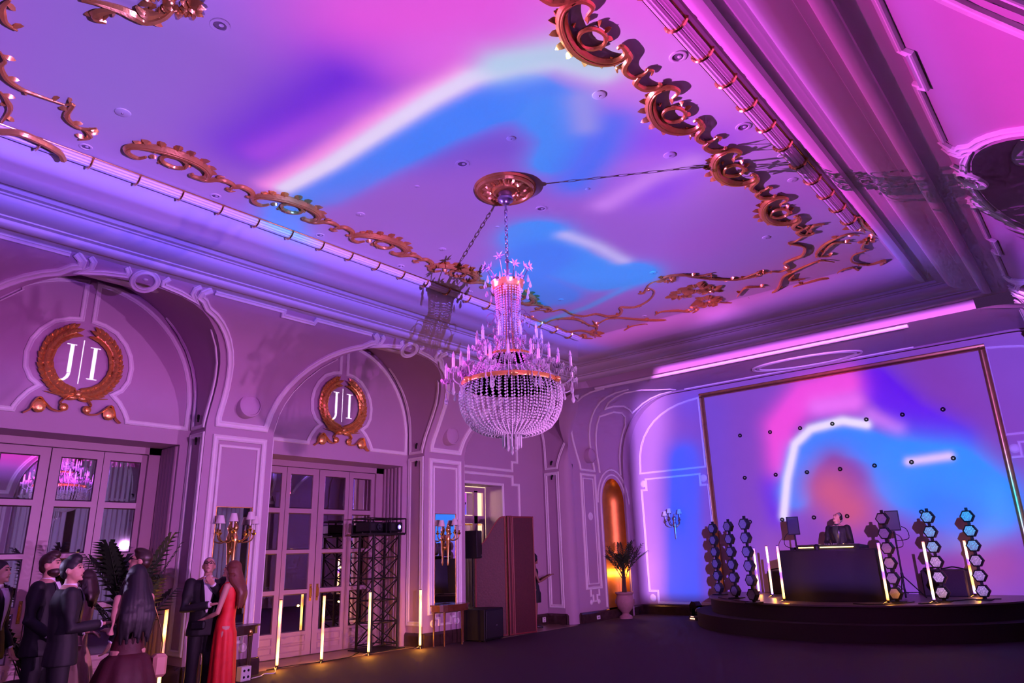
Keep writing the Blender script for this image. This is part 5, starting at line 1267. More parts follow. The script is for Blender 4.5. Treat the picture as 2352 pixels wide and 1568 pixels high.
r = thing('stone_urn', 'pink stone urn on a moulded foot holding the palm in front of the gold niche', 'urn', pu)
mb = MB(); mb.lathe([(0, 0), (.17, 0), (.17, .05), (.15, .07), (.10, .10), (.085, .13), (.12, .17), (.20, .26), (.235, .36), (.24, .46), (.215, .54), (.20, .57), (.22, .60), (.245, .62), (.245, .65), (.21, .65), (.20, .60), (0, .60)], n=28); mb.build('vessel', 'urn', r, True)
for k in range(4):
    a = PI/2*k+.4; mb = MB(); c = Vector((.238*math.cos(a), .238*math.sin(a), .42)); mb.lathe([(.05, 0), (.06, .012), (.045, .018), (.02, .012), (0, .02)], c, 14, axis=(math.cos(a), math.sin(a), 0)); mb.build('roundel', 'urn', r, True)
palm(pu+Vector((0, 0, .60)), 1.45, 22, 'palm with thin dark fronds growing from the pink stone urn', .75, seed=4, spread=.60, ml='leaf', leafw=.24, wl=.016, sag=.22)
def basket(r):
    mb = MB(); mb.lathe([(0, 0), (.16, 0), (.20, .3), (.21, .36), (.18, .36), (0, .33)], n=20); mb.build('pot', 'black', r, True)
palm((-10.40, 4.15, 0), 2.20, 14, 'tall dark palm with broad fronds beside the mirrored doors behind the guests', 1.25, pot=basket, seed=9, spread=.60, leafw=.40, wl=.030, nl=12, sag=.25)
palm((-10.75, 3.20, 0), 1.45, 16, 'shorter dark palm with drooping fronds reflected in the mirrored doors', .7, pot=basket, seed=12, spread=.7, leafw=.34, wl=.022, sag=.4)
# ---- small wall and floor fittings
def socket_box(loc, label, size=(.03, .10, .07), n=2, face=0):
    r = thing('socket_box', label, 'socket', loc, face); mb = MB(); mb.box((-size[0]/2, -size[1]/2, 0), (size[0]/2, size[1]/2, size[2]), .006); mb.build('case', 'plastic_white', r)
    for i in range(n):
        for k in range(2 if size[2] > .1 else 1):
            mb = MB(); mb.cyl((size[0]/2-.002, (i-(n-1)/2)*size[1]*.42, size[2]*(.5 if size[2] <= .1 else .28+.44*k)), (size[0]/2+.002, (i-(n-1)/2)*size[1]*.42, size[2]*(.5 if size[2] <= .1 else .28+.44*k)), size[1]*.11, n=10); mb.build('outlet', 'black', r)
socket_box((XL+.42, 5.98, 0), 'white four-way power box on the floor under the gilt-mounted console', (.12, .17, .20), 2, .1)
socket_box((XC-ALH+.062, 15.70, .05), 'small white double socket on the marble skirting below the alcove flank', (.03, .13, .09))
socket_box((-11.32, 14.40, .06), 'white socket on the skirting behind the folding screen', (.03, .12, .12), 1)
mb = MB(); mb.lathe([(0, .015), (.02, .015), (.03, .02), (.09, .016), (.105, 0)], axis=(1, 0, 0), n=22); o = mb.build('wall_sounder', 'trim_paint', None, True); o.location = (XC-ALH, 15.70, 2.58); tag(o, 'small white round sounder on the tall panel beside the gold niche', 'sounder')
for i, (pts, lb) in enumerate([([(-11.5, 9.0, .01), (-11.2, 8.6, .012), (-11.0, 8.3, .01), (-10.97, 7.7, .012), (-11.05, 7.2, .01), (-11.0, 6.7, .01)], 'black power cable lying along the doors between the amber tubes'),
                               ([(XL+.44, 6.1, .02), (XL+.36, 6.3, .02), (XL+.2, 6.45, .015), (XL+.25, 6.6, .015), (-11.0, 6.85, .02)], 'white cable running from the power box to the amber tube')]):
    mb = MB(); mb.tube(spline(pts, 6), .008, 5); tag(mb.build('power_cable', 'black' if i == 0 else 'plastic_white', None, True), lb, 'cable')
# ---------------------------------------------------------------- stage
ZS = .61; SC = Vector((-4.75, 17.74, 0))
def disc_arc(R, n=48, y1=17.97):
    a0 = math.asin((y1-SC.y)/R); return [(SC.x+R*math.cos(t), SC.y+R*math.sin(t)) for t in [a0+(-PI-2*a0)*i/n for i in range(n+1)]]
r = thing('stage_platform', 'low round black stage with a step, holding the booth', 'stage', (SC.x, SC.y, 0))
mb = MB(); mb.prism([(x-SC.x, y-SC.y) for x, y in disc_arc(3.36)], (0, 0, .30), (1, 0, 0), (0, 1, 0), (0, 0, ZS-.33)); mb.build('riser', 'stage_cloth', r, True)
mb = MB(); mb.prism([(x-SC.x, y-SC.y) for x, y in disc_arc(3.38)], (0, 0, ZS-.03), (1, 0, 0), (0, 1, 0), (0, 0, .03)); mb.build('deck', 'stage_top', r)
mb = MB(); mb.prism([(x-SC.x, y-SC.y) for x, y in disc_arc(3.70)], (0, 0, 0), (1, 0, 0), (0, 1, 0), (0, 0, .30)); mb.build('step', 'stage_cloth', r, True)
# gilt frame of the stage wall and the round lamp studs in it
r = thing('gilt_frame', 'huge gilded picture frame around the stage wall', 'frame', (SC.x, YB, 0)); x0, x1, z1 = -8.235+4.75, -1.56+4.75, 5.78
for nm_, a, b in (('frame_side', (x0, ZS), (x0, z1)), ('frame_top', (x0, z1), (x1, z1)), ('frame_side', (x1, z1), (x1, ZS))):
    mb = MB(); d = Vector((b[0]-a[0], 0, b[1]-a[1])).normalized()
    prof = [(-.5, 0), (-.5, .6), (-.42, 1), (-.25, .7), (0, .55), (.3, .8), (.45, .5), (.5, 0)]
    mb.strip([Vector((a[0], 0, a[1]))-d*.06*(nm_ == 'frame_top'), Vector((b[0], 0, b[1]))+d*.06*(nm_ == 'frame_top')], [Vector((0, -1, 0))]*2, .14, .07, False, prof); mb.build(nm_, 'gilt_frame', r, True)
stud = None
for i, (x, y) in enumerate([(1700, 1000), (1769, 992), (1838, 983), (1912, 973), (1990, 963), (2073, 952), (2166, 940), (1711, 1097), (1782, 1090), (1854, 1084), (1930, 1077), (2009, 1069), (2094, 1061), (2190, 1052), (1870, 1188), (1946, 1185), (1797, 1193), (1723, 1198), (2117, 1175)]):
    p = ony(x, y, YB)
    r = thing('wall_stud', 'dark lamp stud, %s from the silvered sconce in the %s row on the stage wall' % ((ORD[i % 7], ('top', 'middle')[i//7]) if i < 14 else (ORD[(2, 3, 1, 0, 5)[i-14]], 'lowest')), 'stud', (p.x, YB, p.z), 0, 'lamp studs of the stage wall')
    mb = MB(); mb.lathe([(.05, 0), (.05, .02), (.04, .03), (.032, .025), (.03, .02)], axis=(0, -1, 0), n=16); mb.build('ring', 'black', r, True)
    mb = MB(); mb.ball((0, -.02, 0), (.028, .022, .028), 10, 6); mb.build('lens', 'steel', r, True)
# ---- booth
bx = Vector((-4.80, 15.78, ZS)); r = thing('dj_booth', 'curved black draped booth in the middle of the stage', 'booth', bx)
fr = [(-.94+1.88*i/16, -.62+.42*((-1+2*i/16)**2)) for i in range(17)]; bk = [(.94, .30), (-.94, .30)]
rows = []
for z, s in ((0, 1.08), (.06, 1.075), (.5, 1.04), (.97, 1.0)):
    rows.append([Vector((x*s, y*s+.012*math.sin(i*2.4)*(1-z), z)) for i, (x, y) in enumerate(fr+bk)])
mb = MB(); mb.grid(rows, True); mb.build('front_drape', 'black_cloth', r, True)
mb = MB(); mb.prism(fr+bk, (0, 0, .96), (1, 0, 0), (0, 1, 0), (0, 0, .03)); mb.build('top', 'black', r)
r2 = thing('dj_controller', 'tilted mixing console with glowing amber light bar on the booth', 'mixer', bx+Vector((.12, -.10, .995)))
mb = MB(); mb.prism([(-.34, 0), (.34, 0), (.34, .055), (-.34, .095)], (-.62, .0, 0), (0, 1, 0), (0, 0, 1), (1.24, 0, 0)); mb.build('case', 'black', r2)
mb = MB(); mb.box((-.55, -.40, .03), (.52, -.37, .05)); mb.build('light_bar', 'lit_amber', r2); point('light_bar_glow', bx+Vector((.10, -.02, 1.17)), (1.0, .45, .08), 5.0, .03)
for x in (-.34, .34):
    mb = MB(); mb.lathe([(.0, .02), (.12, .02), (.13, .0)], (x, .02, .082), 24); mb.build('jog_wheel', 'steel', r2, True)
for i in range(8): mb = MB(); mb.cyl((-.10+.03*i, -.1+.02*(i % 3), .08), (-.10+.03*i, -.1+.02*(i % 3), .105), .009, n=8); mb.build('knob', 'plastic_white', r2)
r2 = thing('media_player', 'small white-topped player at the end of the mixing console', 'player', bx+Vector((-.62, .02, .995)))
mb = MB(); mb.box((-.13, -.12, 0), (.10, .12, .05), .01); mb.build('case', 'black', r2); mb = MB(); mb.lathe([(0, .012), (.08, .012), (.09, 0)], (-.01, 0, .05), 20); mb.build('platter', 'plastic_white', r2, True)
mb = MB(); mb.lathe([(0, 0), (.055, 0), (.06, .05), (.05, .09), (.025, .11), (0, .115)], n=20); o = mb.build('dome_lamp', 'black', None, True); o.location = bx+Vector((-.04, -.565, .99)); tag(o, 'small black dome in front of the mixing console', 'dome')
# ---- hexagon light stands
q = MB(); HX = [(.125*math.cos(PI/3*i), .125*math.sin(PI/3*i)) for i in range(6)]
q.prism(HX, (0, 0, 0), (1, 0, 0), (0, 0, 1), (0, .09, 0)); q.add([Vector((.125*math.cos(PI/3*i), -.001, .125*math.sin(PI/3*i))) for i in range(6)]+[Vector((.106*math.cos(PI/3*i), -.02, .106*math.sin(PI/3*i))) for i in range(6)]+[Vector((.098*math.cos(PI/3*i), -.004, .098*math.sin(PI/3*i))) for i in range(6)], [(i, (i+1) % 6, 6+(i+1) % 6, 6+i) for i in range(6)]+[(6+i, 6+(i+1) % 6, 12+(i+1) % 6, 12+i) for i in range(6)])
hexh = q.mesh('housing'); hexh.materials.append(MATS['black'])
def lensmesh(m):
    q = MB(); q.add([Vector((.100*math.cos(PI/3*i), -.006, .100*math.sin(PI/3*i))) for i in range(6)], [tuple(range(6))[::-1]]); me = q.mesh('lens'); me.materials.append(MATS[m]); return me
LN = {k: lensmesh(k) for k in ('hex_lens', 'hex_cyan', 'hex_lilac')}
q = MB(); q.add([Vector((.128*math.cos(PI/3*i), .091, .128*math.sin(PI/3*i))) for i in range(6)], [tuple(range(6))]); bk_ = q.mesh('back_plate'); bk_.materials.append(MATS['copper_back'])
def hex_stand(px, py, label, lens):
    p = onz(px, py, ZS); yaw = math.atan2(p.x, p.y)*-1+ (0.45 if p.x < -5 else .12)
    r = thing('hexagon_light_stand', label, 'light stand', p, 0.0); yw = math.atan2(-(0-p.x), (p.y))*.8
    mb = MB(); mb.cyl((0, .06, .02), (0, .06, 1.64), .018, n=8); mb.cyl((0, .06, 1.64), (0, .06, 1.70), .012, n=8); mb.build('pole', 'black', r)
    mb = MB(); mb.box((-.13, -.10, 0), (.13, .22, .02)); mb.cyl((0, .06, .02), (0, .06, .06), .035, n=10); mb.build('base', 'black', r)
    for k in range(6):
        z = .165+.275*k; h = bpy.data.objects.new('hexagon_lamp', hexh); COL.objects.link(h); h.parent = r; h.location = (0, -.035, z); h.rotation_euler = (0, PI/6*0, yw)
        l = bpy.data.objects.new('lens', LN[lens[k]]); COL.objects.link(l); l.parent = h
        b = bpy.data.objects.new('back_plate', bk_); COL.objects.link(b); b.parent = h
        mb = MB(); mb.box((-.022, .03, .11), (.022, .075, .165)); c = mb.build('coupler', 'black', h)
U = ['hex_lens']*6; LIT = ['hex_lilac']*3+['hex_cyan']*3
hex_stand(1652, 1366, 'unlit hexagon light stand at the very edge of the stage, before the gilt frame side', U)
hex_stand(1690, 1374, 'unlit hexagon light stand between two others left of the booth', U)
hex_stand(1730, 1385, 'unlit hexagon light stand closest to the short tubes beside the booth', U)
hex_stand(2060, 1384, 'dark hexagon light stand in front of the loudspeaker tripod', U)
hex_stand(2168, 1382, 'hexagon light stand with cyan lamps beside the black flight case', LIT)
hex_stand(2262, 1378, 'hexagon light stand with cyan lamps farthest from the booth', LIT)
for px, py, mt, lb in ((1775, 1371, 'tube_mixed', 'amber and blue light tube before the covered monitor on stage'), (1802, 1382, 'tube_mixed_b', 'amber and blue light tube at the booth corner next to the covered monitor'), (2041, 1386, 'tube_mixed_b', 'amber and blue light tube at the booth corner by the dark hexagon stand'), (2147, 1385, 'tube_mixed', 'amber and blue light tube leaning before the black flight case'), (2241, 1370, 'tube_mixed', 'amber and blue light tube beside the farthest cyan hexagon stand')):
    p = onz(px, py, ZS)
    if p.y > 17.3: q_ = ony(px, py, 17.3); p = Vector((q_.x, 17.3, ZS))
    led_tube(p.x, p.y, ZS, 1.09, mt, lb, glow=3.0)
p = Vector((-7.0, 17.3, ZS)); led_tube(p.x, p.y, ZS, 1.05, 'tube_mixed_b', 'amber and blue light tube half hidden behind the unlit hexagon stand', glow=2.0)
# ---- PA on the stage
pa_speaker((-5.79, 16.8, 1.93), -PI/2+.25, 'black loudspeaker on a pole to one side of the DJ, over the covered monitor', .40, .26, .24, False)
speaker_pole((-5.79, 16.8, ZS), 1.32, 'black pole of the loudspeaker behind the covered monitor side of the booth', False)
pa_speaker((-3.62, 16.38, 1.93), -PI/2+.25, 'black loudspeaker on a tripod behind the dark hexagon stand', .40, .26, .24, False)
speaker_pole((-3.62, 16.38, ZS), 1.31, 'black tripod of the loudspeaker behind the dark hexagon stand')
for i, (x, y, w, h, lb, nm_) in enumerate(((-6.42, 17.50, .62, .52, 'dark cloth-covered monitor box behind the tubes on stage', 'stage_monitor'), (-3.05, 17.45, .80, .52, 'black flight case with cables on top behind the cyan hexagon stands', 'flight_case'))):
    r = thing(nm_, lb, 'case', (x, y, ZS)); mb = MB(); mb.box((-w/2, -.25, 0), (w/2, .25, h), .02); mb.build('case', 'stage_cloth', r)
    mb = MB(); mb.tube(spline([(-w/2+.05, -.15, h+.02), (-.1, .0, h+.05), (0, -.1, h+.02), (.15, .05, h+.05), (w/2-.05, -.1, h+.02), (w/2+.03, -.05, h+.0)], 5), .016, 6); mb.build('cable', 'black', r, True)
for i, (pts, lb) in enumerate([([(2100, 1382), (2060, 1386), (2000, 1388), (1960, 1386)], 'black cable along the stage edge before the booth'), ([(2160, 1384), (2110, 1386), (2180, 1380), (2240, 1376), (2300, 1375)], 'black cable winding between the cyan hexagon stands'), ([(1650, 1372), (1690, 1378), (1720, 1381), (1745, 1378)], 'black cable between the unlit hexagon stands')]):
    mb = MB(); mb.tube(spline([onz(x, y, ZS+.012) for x, y in pts], 6), .009, 5); tag(mb.build('stage_cable', 'black', None, True), lb, 'cable')
# loop cables of the loudspeakers
for i, (a, b, lb) in enumerate((((-5.92, 16.72, 1.97), (-5.80, 16.76, 1.62), 'cable loop hanging from the loudspeaker over the covered monitor'), ((-3.46, 16.33, 2.01), (-3.61, 16.35, 1.73), 'cable loop hanging from the loudspeaker behind the dark hexagon stand'))):
    a, b = Vector(a), Vector(b); m = (a+b)/2+Vector((-.14 if i == 0 else .17, -.03, -.02)); mb = MB(); mb.tube(spline([a, m+Vector((0, 0, .09)), m-Vector((0, 0, .08)), b], 6), .008, 5); tag(mb.build('speaker_cable', 'black', None, True), lb, 'cable')
# effect lamp on the floor beside the stage
r = thing('floor_spotlight', 'black floor spotlight with a glowing display beside the stage', 'spotlight', (-8.50, 16.95, 0), -.5)
mb = MB(); mb.box((-.20, -.12, 0), (.20, .12, .10), .02); mb.build('base', 'black', r)
mb = MB(); mb.prism([(.17*math.cos(PI/4*i+PI/8), .17*math.sin(PI/4*i+PI/8)) for i in range(8)], (-.20, .04, .26), (1, 0, 0), (0, 0, 1), (0, .16, 0)); mb.ball((.10, .02, .20), (.12, .12, .10), 14, 8); mb.build('head', 'black_gloss', r, True)
mb = MB(); mb.box((-.14, -.125, .02), (.06, -.120, .05)); mb.box((-.10, -.125, .075), (.02, -.12, .088)); mb.build('display', 'fixture_glow', r)
for sg in (-1, 1): mb = MB(); mb.box((sg*.18-.015, -.03, .08), (sg*.18+.015, .03, .26)); mb.build('yoke_arm', 'black', r)
# ---------------------------------------------------------------- people
def remesh(mb, name, m, parent, vox, smooth_it=4):
    me = mb.mesh(name); o = bpy.data.objects.new(name, me); COL.objects.link(o)
    k = o.modifiers.new('r', 'REMESH'); k.mode = 'VOXEL'; k.voxel_size = vox
    s = o.modifiers.new('s', 'SMOOTH'); s.factor = .5; s.iterations = smooth_it
    dg = bpy.context.evaluated_depsgraph_get(); dg.update(); me2 = bpy.data.meshes.new_from_object(o.evaluated_get(dg))
    o.modifiers.clear(); o.data = me2; me2.name = name; me2.materials.clear(); me2.materials.append(MATS[m])
    me2.polygons.foreach_set('use_smooth', [True]*len(me2.polygons)); o.parent = parent; return o
def loft(mb, secs, n=16):
    """secs: (x, y, z, a, b) ellipses"""
    rows = [[Vector((x+a*math.cos(2*PI*k/n), y+b*math.sin(2*PI*k/n), z)) for k in range(n)] for (x, y, z, a, b) in secs]
    k0 = len(mb.v); mb.grid(rows, True); mb.f.append(tuple(k0+i for i in range(n))[::-1]); mb.f.append(tuple(k0+(len(rows)-1)*n+i for i in range(n))); mb.mi += [0, 0]
def hand(mb, w, d, up, curl=.5, s=1.0):
    """hand from wrist w along d; up = back of the hand"""
    d = Vector(d).normalized(); up = Vector(up); up = (up-d*up.dot(d)).normalized(); sd = d.cross(up)
    for t in (-.022, 0, .022): mb.tube([w-d*.02+sd*t*.6, w+d*.04*s+sd*t, w+d*.088*s+sd*t*1.15], [.018, .019, .015], 8)
    for i, (t, L) in enumerate(((-.033, .062), (-.011, .078), (.011, .082), (.032, .072))):
        b = w+d*.085*s+sd*t; P = [b]; a = 0
        for j in range(3):
            a += curl*(.9 if j else .5); P.append(P[-1]+(d*math.cos(a)-up*math.sin(a))*L*s*(.45, .32, .23)[j])
        mb.tube(P, [.0105, .0098, .009, .0075], 7)
    b = w+d*.025*s-sd*.030; mb.tube([b, b-sd*.028+d*.028-up*.008, b-sd*.034+d*.058-up*.018, b-sd*.026+d*.080-up*.026], [.013, .0125, .011, .008], 7)
def person(loc, face, H, label, skin, top, build=1.0, arms=None, headrot=(0, 0, 0), hair=None, female=False, dress=None, jacket=True, z0=0.0, beard=None, glasses=False, shirt='shirt', bow=False, trousers='suit', curls=(.5, .5), extra=None, shoes=True):
    r = thing('person', label, 'person', loc, math.atan2(-face[0], face[1])); h = H/1.78; B = build
    sw = (.165 if female else .195)*h*B
    S_ = [(.47, .150, .110), (.50, .165, .118), (.56, .150, .105), (.62, .118 if female else .145, .088 if female else .10), (.70, .140 if female else .165, .105), (.755, .150 if female else .185, .115 if female else .12), (.80, .150 if female else .19, .095), (.83, .11 if female else .14, .075), (.85, .065, .062)]
    T = [(0, (.015 if f < .6 else -.005), f*H, a*h*B, b*h*B) for f, a, b in S_]
    SH = [Vector((-sw, -.005, .805*H)), Vector((sw, -.005, .805*H))]
    if arms is None: arms = [[(-.25, -.02, 1.10), (-.26, .10, .86)], [(.25, -.02, 1.10), (.26, .10, .86)]]
    A = [[SH[i]]+[Vector(q)*h for q in arms[i]] for i in (0, 1)]
    L = [[Vector((s*.085, 0, .50*H)), Vector((s*.095, .015, .28*H)), Vector((s*.10, -.015, .05*H))] for s in (-1, 1)]
    body = MB(); loft(body, T)
    body.tube([(0, -.005, .83*H), (0, .01, .88*H)], [.06*h, .052*h], 12)
    HC = Vector((0, .025, .83*H+.17*h)); RM = Euler(headrot, 'XYZ').to_matrix(); NB = Vector((0, .0, .855*H)); hp = lambda v: NB+RM @ (HC-NB+Vector(v)*h)
    M3 = RM
    body.ball(hp((0, -.008, .022)), [q*h for q in (.076, .094, .098)], 20, 14, M3); body.ball(hp((0, .026, -.045)), [q*h for q in (.056, .066, .072)], 16, 10, M3)
    body.tube([hp((0, .07, .025)), hp((0, .098, -.005)), hp((0, .108, -.022)), hp((0, .085, -.035))], [.010, .012, .014, .010], 8)
    body.ball(hp((0, .078, -.098)), (.022, .02, .016), 10, 6); body.tube([NB-Vector((0, 0, .04)), hp((0, -.01, -.05))], [.054*h, .05*h], 12)
    for s in (-1, 1): body.ball(hp((s*.077, -.005, -.005)), (.012, .024, .032), 10, 8); body.ball(hp((s*.03, .078, .03)), (.022, .012, .010), 10, 6)
    for i in (0, 1):
        a, b, c = A[i]; rr = (.040 if female else .046)*B
        body.tube([a, a+(b-a)*.5, b, b+(c-b)*.4, c], [rr*1.12, rr, rr*.82, rr*.78, rr*.55], 10); body.ball(a, rr*1.15, 10, 8)
        up = (c-b).cross(Vector((1, 0, 0)) if abs((c-b).normalized().x) < .8 else Vector((0, 1, 0))); up = up if up.z > -.2 else -up
        hand(body, c, (c-b), up, curls[i], h)
        p, q, s = L[i]; body.tube([p+Vector((0, 0, .04)), p+(q-p)*.5, q, q+(s-q)*.35, s], [.085*B, .072*B, .053*B, .054*B, .036*B], 12)
        body.tube([s+Vector((0, -.03, -.04*h)), s+Vector((0, .06, -.055*h)), s+Vector((0, .15, -.068*h))], [.036, .036, .026], 10)
    remesh(body, 'body', skin, r, .0095, 3)
    for s in (-1, 1):
        mb = MB(); mb.ball(hp((s*.030, .087, .012)), (.011, .006, .007), 8, 6, M3); mb.build('eye', 'hair_black', r, True)
        mb = MB(); mb.tube([hp((s*.015, .096, .034)), hp((s*.032, .094, .038)), hp((s*.048, .082, .034))], .004, 5); mb.build('eyebrow', 'hair_brown', r)
    mb = MB(); mb.tube([hp((-.022, .088, -.062)), hp((0, .096, -.060)), hp((.022, .088, -.062))], [.003, .006, .003], 6); mb.build('mouth', 'skin_brown', r)
    if beard:
        mb = MB(); mb.ball(hp((0, .03, -.07)), [q*h for q in (.064, .072, .058)], 14, 10, M3); remesh(mb, 'beard', beard, r, .008)
    if glasses:
        mb = MB()
        for s in (-1, 1): P = [hp((s*.033+.024*math.cos(t), .102, .012+.017*math.sin(t))) for t in [2*PI*i/12 for i in range(13)]]; mb.tube(P, .0028, 5); mb.tube([hp((s*.057, .10, .014)), hp((s*.080, .0, .012))], .0028, 5)
        mb.tube([hp((-.009, .104, .014)), hp((.009, .104, .014))], .0028, 5); mb.build('glasses', 'black', r)
    if hair: hair(r, hp, h, M3)
    if jacket:
        mb = MB(); loft(mb, [(0, (.01 if f < .6 else -.008), f*H, (a+.028)*h*B, (b+.026)*h*B) for f, a, b in [(.44, .175, .125), (.48, .172, .122)]+S_[1:8]])
        for i in (0, 1):
            a, b, c = A[i]; rr = .062*B; mb.ball(a, (rr*1.18, rr*1.2, rr*1.15), 12, 8); e = b+(c-b)*.93; mb.tube([a, a+(b-a)*.5, b, b+(c-b)*.45, e], [rr*1.12, rr*1.05, rr*.95, rr*.88, rr*.78], 12)
        jo = remesh(mb, 'jacket', top, r, .013, 4)
        # shirt front between the lapels, collar and lapels
        mb = MB(); zt, zb = .835*H, .60*H; yb = lambda z: .0+lerp([.55*H, .62*H, .70*H, .77*H, .80*H, .84*H], [.132*h*B, .124*h*B, .142*h*B, .146*h*B, .125*h*B, .085*h*B], z)
        rows = []
        for i in range(9):
            z = zb+(zt-zb)*i/8; w = (.012+.062*(i/8)**.9)*h; rows.append([Vector((w*(-1+2*k/4), yb(z)+.004-.012*abs(-1+2*k/4)**2, z)) for k in range(5)])
        mb.grid(rows); mb.build('shirt', shirt, r, True)
        for s in (-1, 1):
            mb = MB(); P = [(s*w, y) for w, y in ()]; rows = []
            for i in range(9):
                z = zb+(zt-zb)*i/8; w = (.012+.062*(i/8)**.9)*h; lw = .042*math.sin(PI*min(1, (i+.5)/8.2))+.01
                rows.append([Vector((s*w, yb(z)+.002, z)), Vector((s*(w+lw*.5), yb(z)+.008-.25*lw, z)), Vector((s*(w+lw), yb(z)-.5*lw, z))])
            mb.grid(rows); mb.build('lapel', 'suit_satin', jo, True)
            c = A[0 if s < 0 else 1]; d = (c[2]-c[1]).normalized(); mb = MB(); mb.cyl(c[2]-d*.03, c[2]-d*.004, .036*B, .035*B, 14); mb.build('cuff', shirt, r, True)
        mb = MB(); mb.lathe([(.066*h, 0), (.060*h, .035), (.055*h, .035), (.060*h, 0)], (0, .004, .838*H), 18); mb.build('collar', shirt, r, True)
        if bow:
            mb = MB()
            for s in (-1, 1): mb.add([(0, .085, .845*H), (s*.045, .082, .845*H+.022), (s*.045, .082, .845*H-.022), (0, .078, .845*H)], [(0, 1, 2), (3, 2, 1)])
            mb.ball((0, .086, .845*H), .01, 8, 6); mb.build('bow_tie', 'suit_satin', r)
    if trousers:
        mb = MB(); loft(mb, [(0, .01, .455*H, .165*h*B, .125*h*B), (0, .012, .50*H, .182*h*B, .135*h*B), (0, .008, .56*H, .166*h*B, .12*h*B), (0, .005, .585*H, .160*h*B, .115*h*B)])
        for i in (0, 1): p, q, s = L[i]; mb.tube([p, p+(q-p)*.5, q, q+(s-q)*.5, s+Vector((0, 0, -.035))], [.098*B, .088*B, .075*B, .072*B, .075*B], 14)
        remesh(mb, 'trousers', trousers, r, .014, 3)
    if shoes:
        for i in (0, 1):
            s = L[i][2]; mb = MB(); mb.tube([s+Vector((0, -.05, -.052*h)), s+Vector((0, .05, -.05*h)), s+Vector((0, .14, -.062*h)), s+Vector((0, .19, -.07*h))], [.034, .042, .040, .02], 12, (1, .75)); o = mb.build('shoe', 'black_gloss', r, True)
    if dress: dress(r, H, h, T)
    if extra: extra(r, hp, h, A)
    if z0: r.location.z = z0
    return r
def short_hair(m, vol=1.0, top=.0):
    def f(r, hp, h, M3):
        mb = MB(); mb.ball(hp((0, -.018, .038)), [q*h*vol for q in (.083, .098, .094)], 20, 12, M3); mb.ball(hp((0, -.05, -.01)), [q*h for q in (.074, .062, .07)], 16, 10, M3)
        if top: mb.ball(hp((0, .02, .10)), [q*h for q in (.062, .075, .03+top)], 14, 8, M3)
        remesh(mb, 'hair', m, r, .009, 2)
    return f
def long_hair(m, length, spread, back=.10):
    def f(r, hp, h, M3):
        mb = MB(); mb.ball(hp((0, -.018, .032)), [q*h for q in (.090, .106, .104)], 20, 12, M3)
        n = 14; c0 = hp((0, -.04, .0))
        for k in range(n):
            a = PI*1.18*(k/(n-1)-.5)-PI/2; e = Vector((math.cos(a)*.075, math.sin(a)*.075, 0)); t = hp((0, 0, 0))
            P = [c0+e*1.0+Vector((0, .02, .03)), c0+e*1.25+Vector((0, -.01, -.12)), c0+Vector((e.x*spread, -back+e.y*.55, -length*.55)), c0+Vector((e.x*spread*.9, -back*.95+e.y*.5, -length*(.92+.1*math.sin(k*2.1))))]
            mb.tube(spline(P, 4), [.030]*5+[.032]*5+[.026, .02, .012], 8)
        remesh(mb, 'hair', m, r, .010, 2)
    return f
def afro(m):
    def f(r, hp, h, M3):
        mb = MB(); mb.ball(hp((0, -.03, .05)), (.125, .125, .125), 20, 14)
        for k in range(60): a = k*2.4; z = -1+2*(k+.5)/60; s = math.sqrt(1-z*z); mb.ball(hp((.12*s*math.cos(a), -.03+.12*s*math.sin(a), .05+.12*z)), .028, 8, 6)
        remesh(mb, 'hair', m, r, .012, 1)
    return f
def gown(m, zt, hem, flare, straps=True, slit=False):
    def f(r, H, h, T):
        mb = MB(); S = [(.02, 1.0), (.12, .93), (.25, .80), (.38, .68), (.47, .60)]
        n = 48; rows = []
        for fz, s in S:
            rr = hem*(.42+.58*(1-fz/.5)**.8) if flare else .17*h+.05*(1-fz/.5)
            rows.append([Vector(((rr*math.cos(t))*(1+.05*math.sin(9*t+fz*3)), .01+(rr*.82*math.sin(t))*(1+.05*math.sin(9*t+fz*3)), fz*H)) for t in [2*PI*k/n for k in range(n)]])
        for (x, y, z, a, b) in T:
            if z/H > .49 and z/H <= zt: rows.append([Vector((x+(a+.012)*math.cos(t), y+(b+.014)*math.sin(t), z)) for t in [2*PI*k/n for k in range(n)]])
        mb.grid(rows, True); mb.build('dress', m, r, True)
        if straps:
            for s in (-1, 1):
                mb = MB(); mb.tube(spline([(s*.075*h, .10*h, .765*H), (s*.085*h, .05, .82*H), (s*.075*h, -.03, .83*H), (s*.065*h, -.095*h, .77*H)], 5), .017, 8, (1.6, .6)); mb.build('strap', m, r, True)
    return f
person((-8.98, 2.76, 0), (.55, .75), 1.85, 'bearded man in a black suit standing closest behind the man with the bow tie', 'skin', 'suit', 1.06, [[(-.27, -.02, 1.13), (-.20, .16, .98)], [(.27, -.02, 1.13), (.20, .16, .98)]], (.12, 0, -.15), short_hair('hair_brown', 1.0, .02), beard='hair_brown')
person((-8.10, 2.69, 0), (.20, .98), 1.79, 'man with quiffed dark hair, black tuxedo and bow tie, one forearm raised', 'skin', 'suit', 1.0, [[(-.26, -.03, 1.12), (-.12, .22, 1.06)], [(.27, .02, 1.12), (.12, .30, 1.14)]], (.15, 0, -.55), short_hair('hair_black', 1.02, .03), bow=True)
person((-9.30, 2.38, 0), (.6, .6), 1.79, 'man in a black suit behind the bearded man, cut off by the door edge', 'skin', 'suit', 1.0, None, (.1, 0, 0), short_hair('hair_black'))
def wine_bag(r, hp, h, A):
    mb = MB(); mb.tube(spline([(.14, -.02, 1.42), (.24, -.06, 1.15), (.30, -.06, .95), (.31, -.04, .80)], 6), .006, 5); mb.build('bag_chain', 'brass', r)
    mb = MB(); mb.box((.22, -.12, .60), (.36, .02, .82), .03); mb.build('bag_body', 'skin', r)
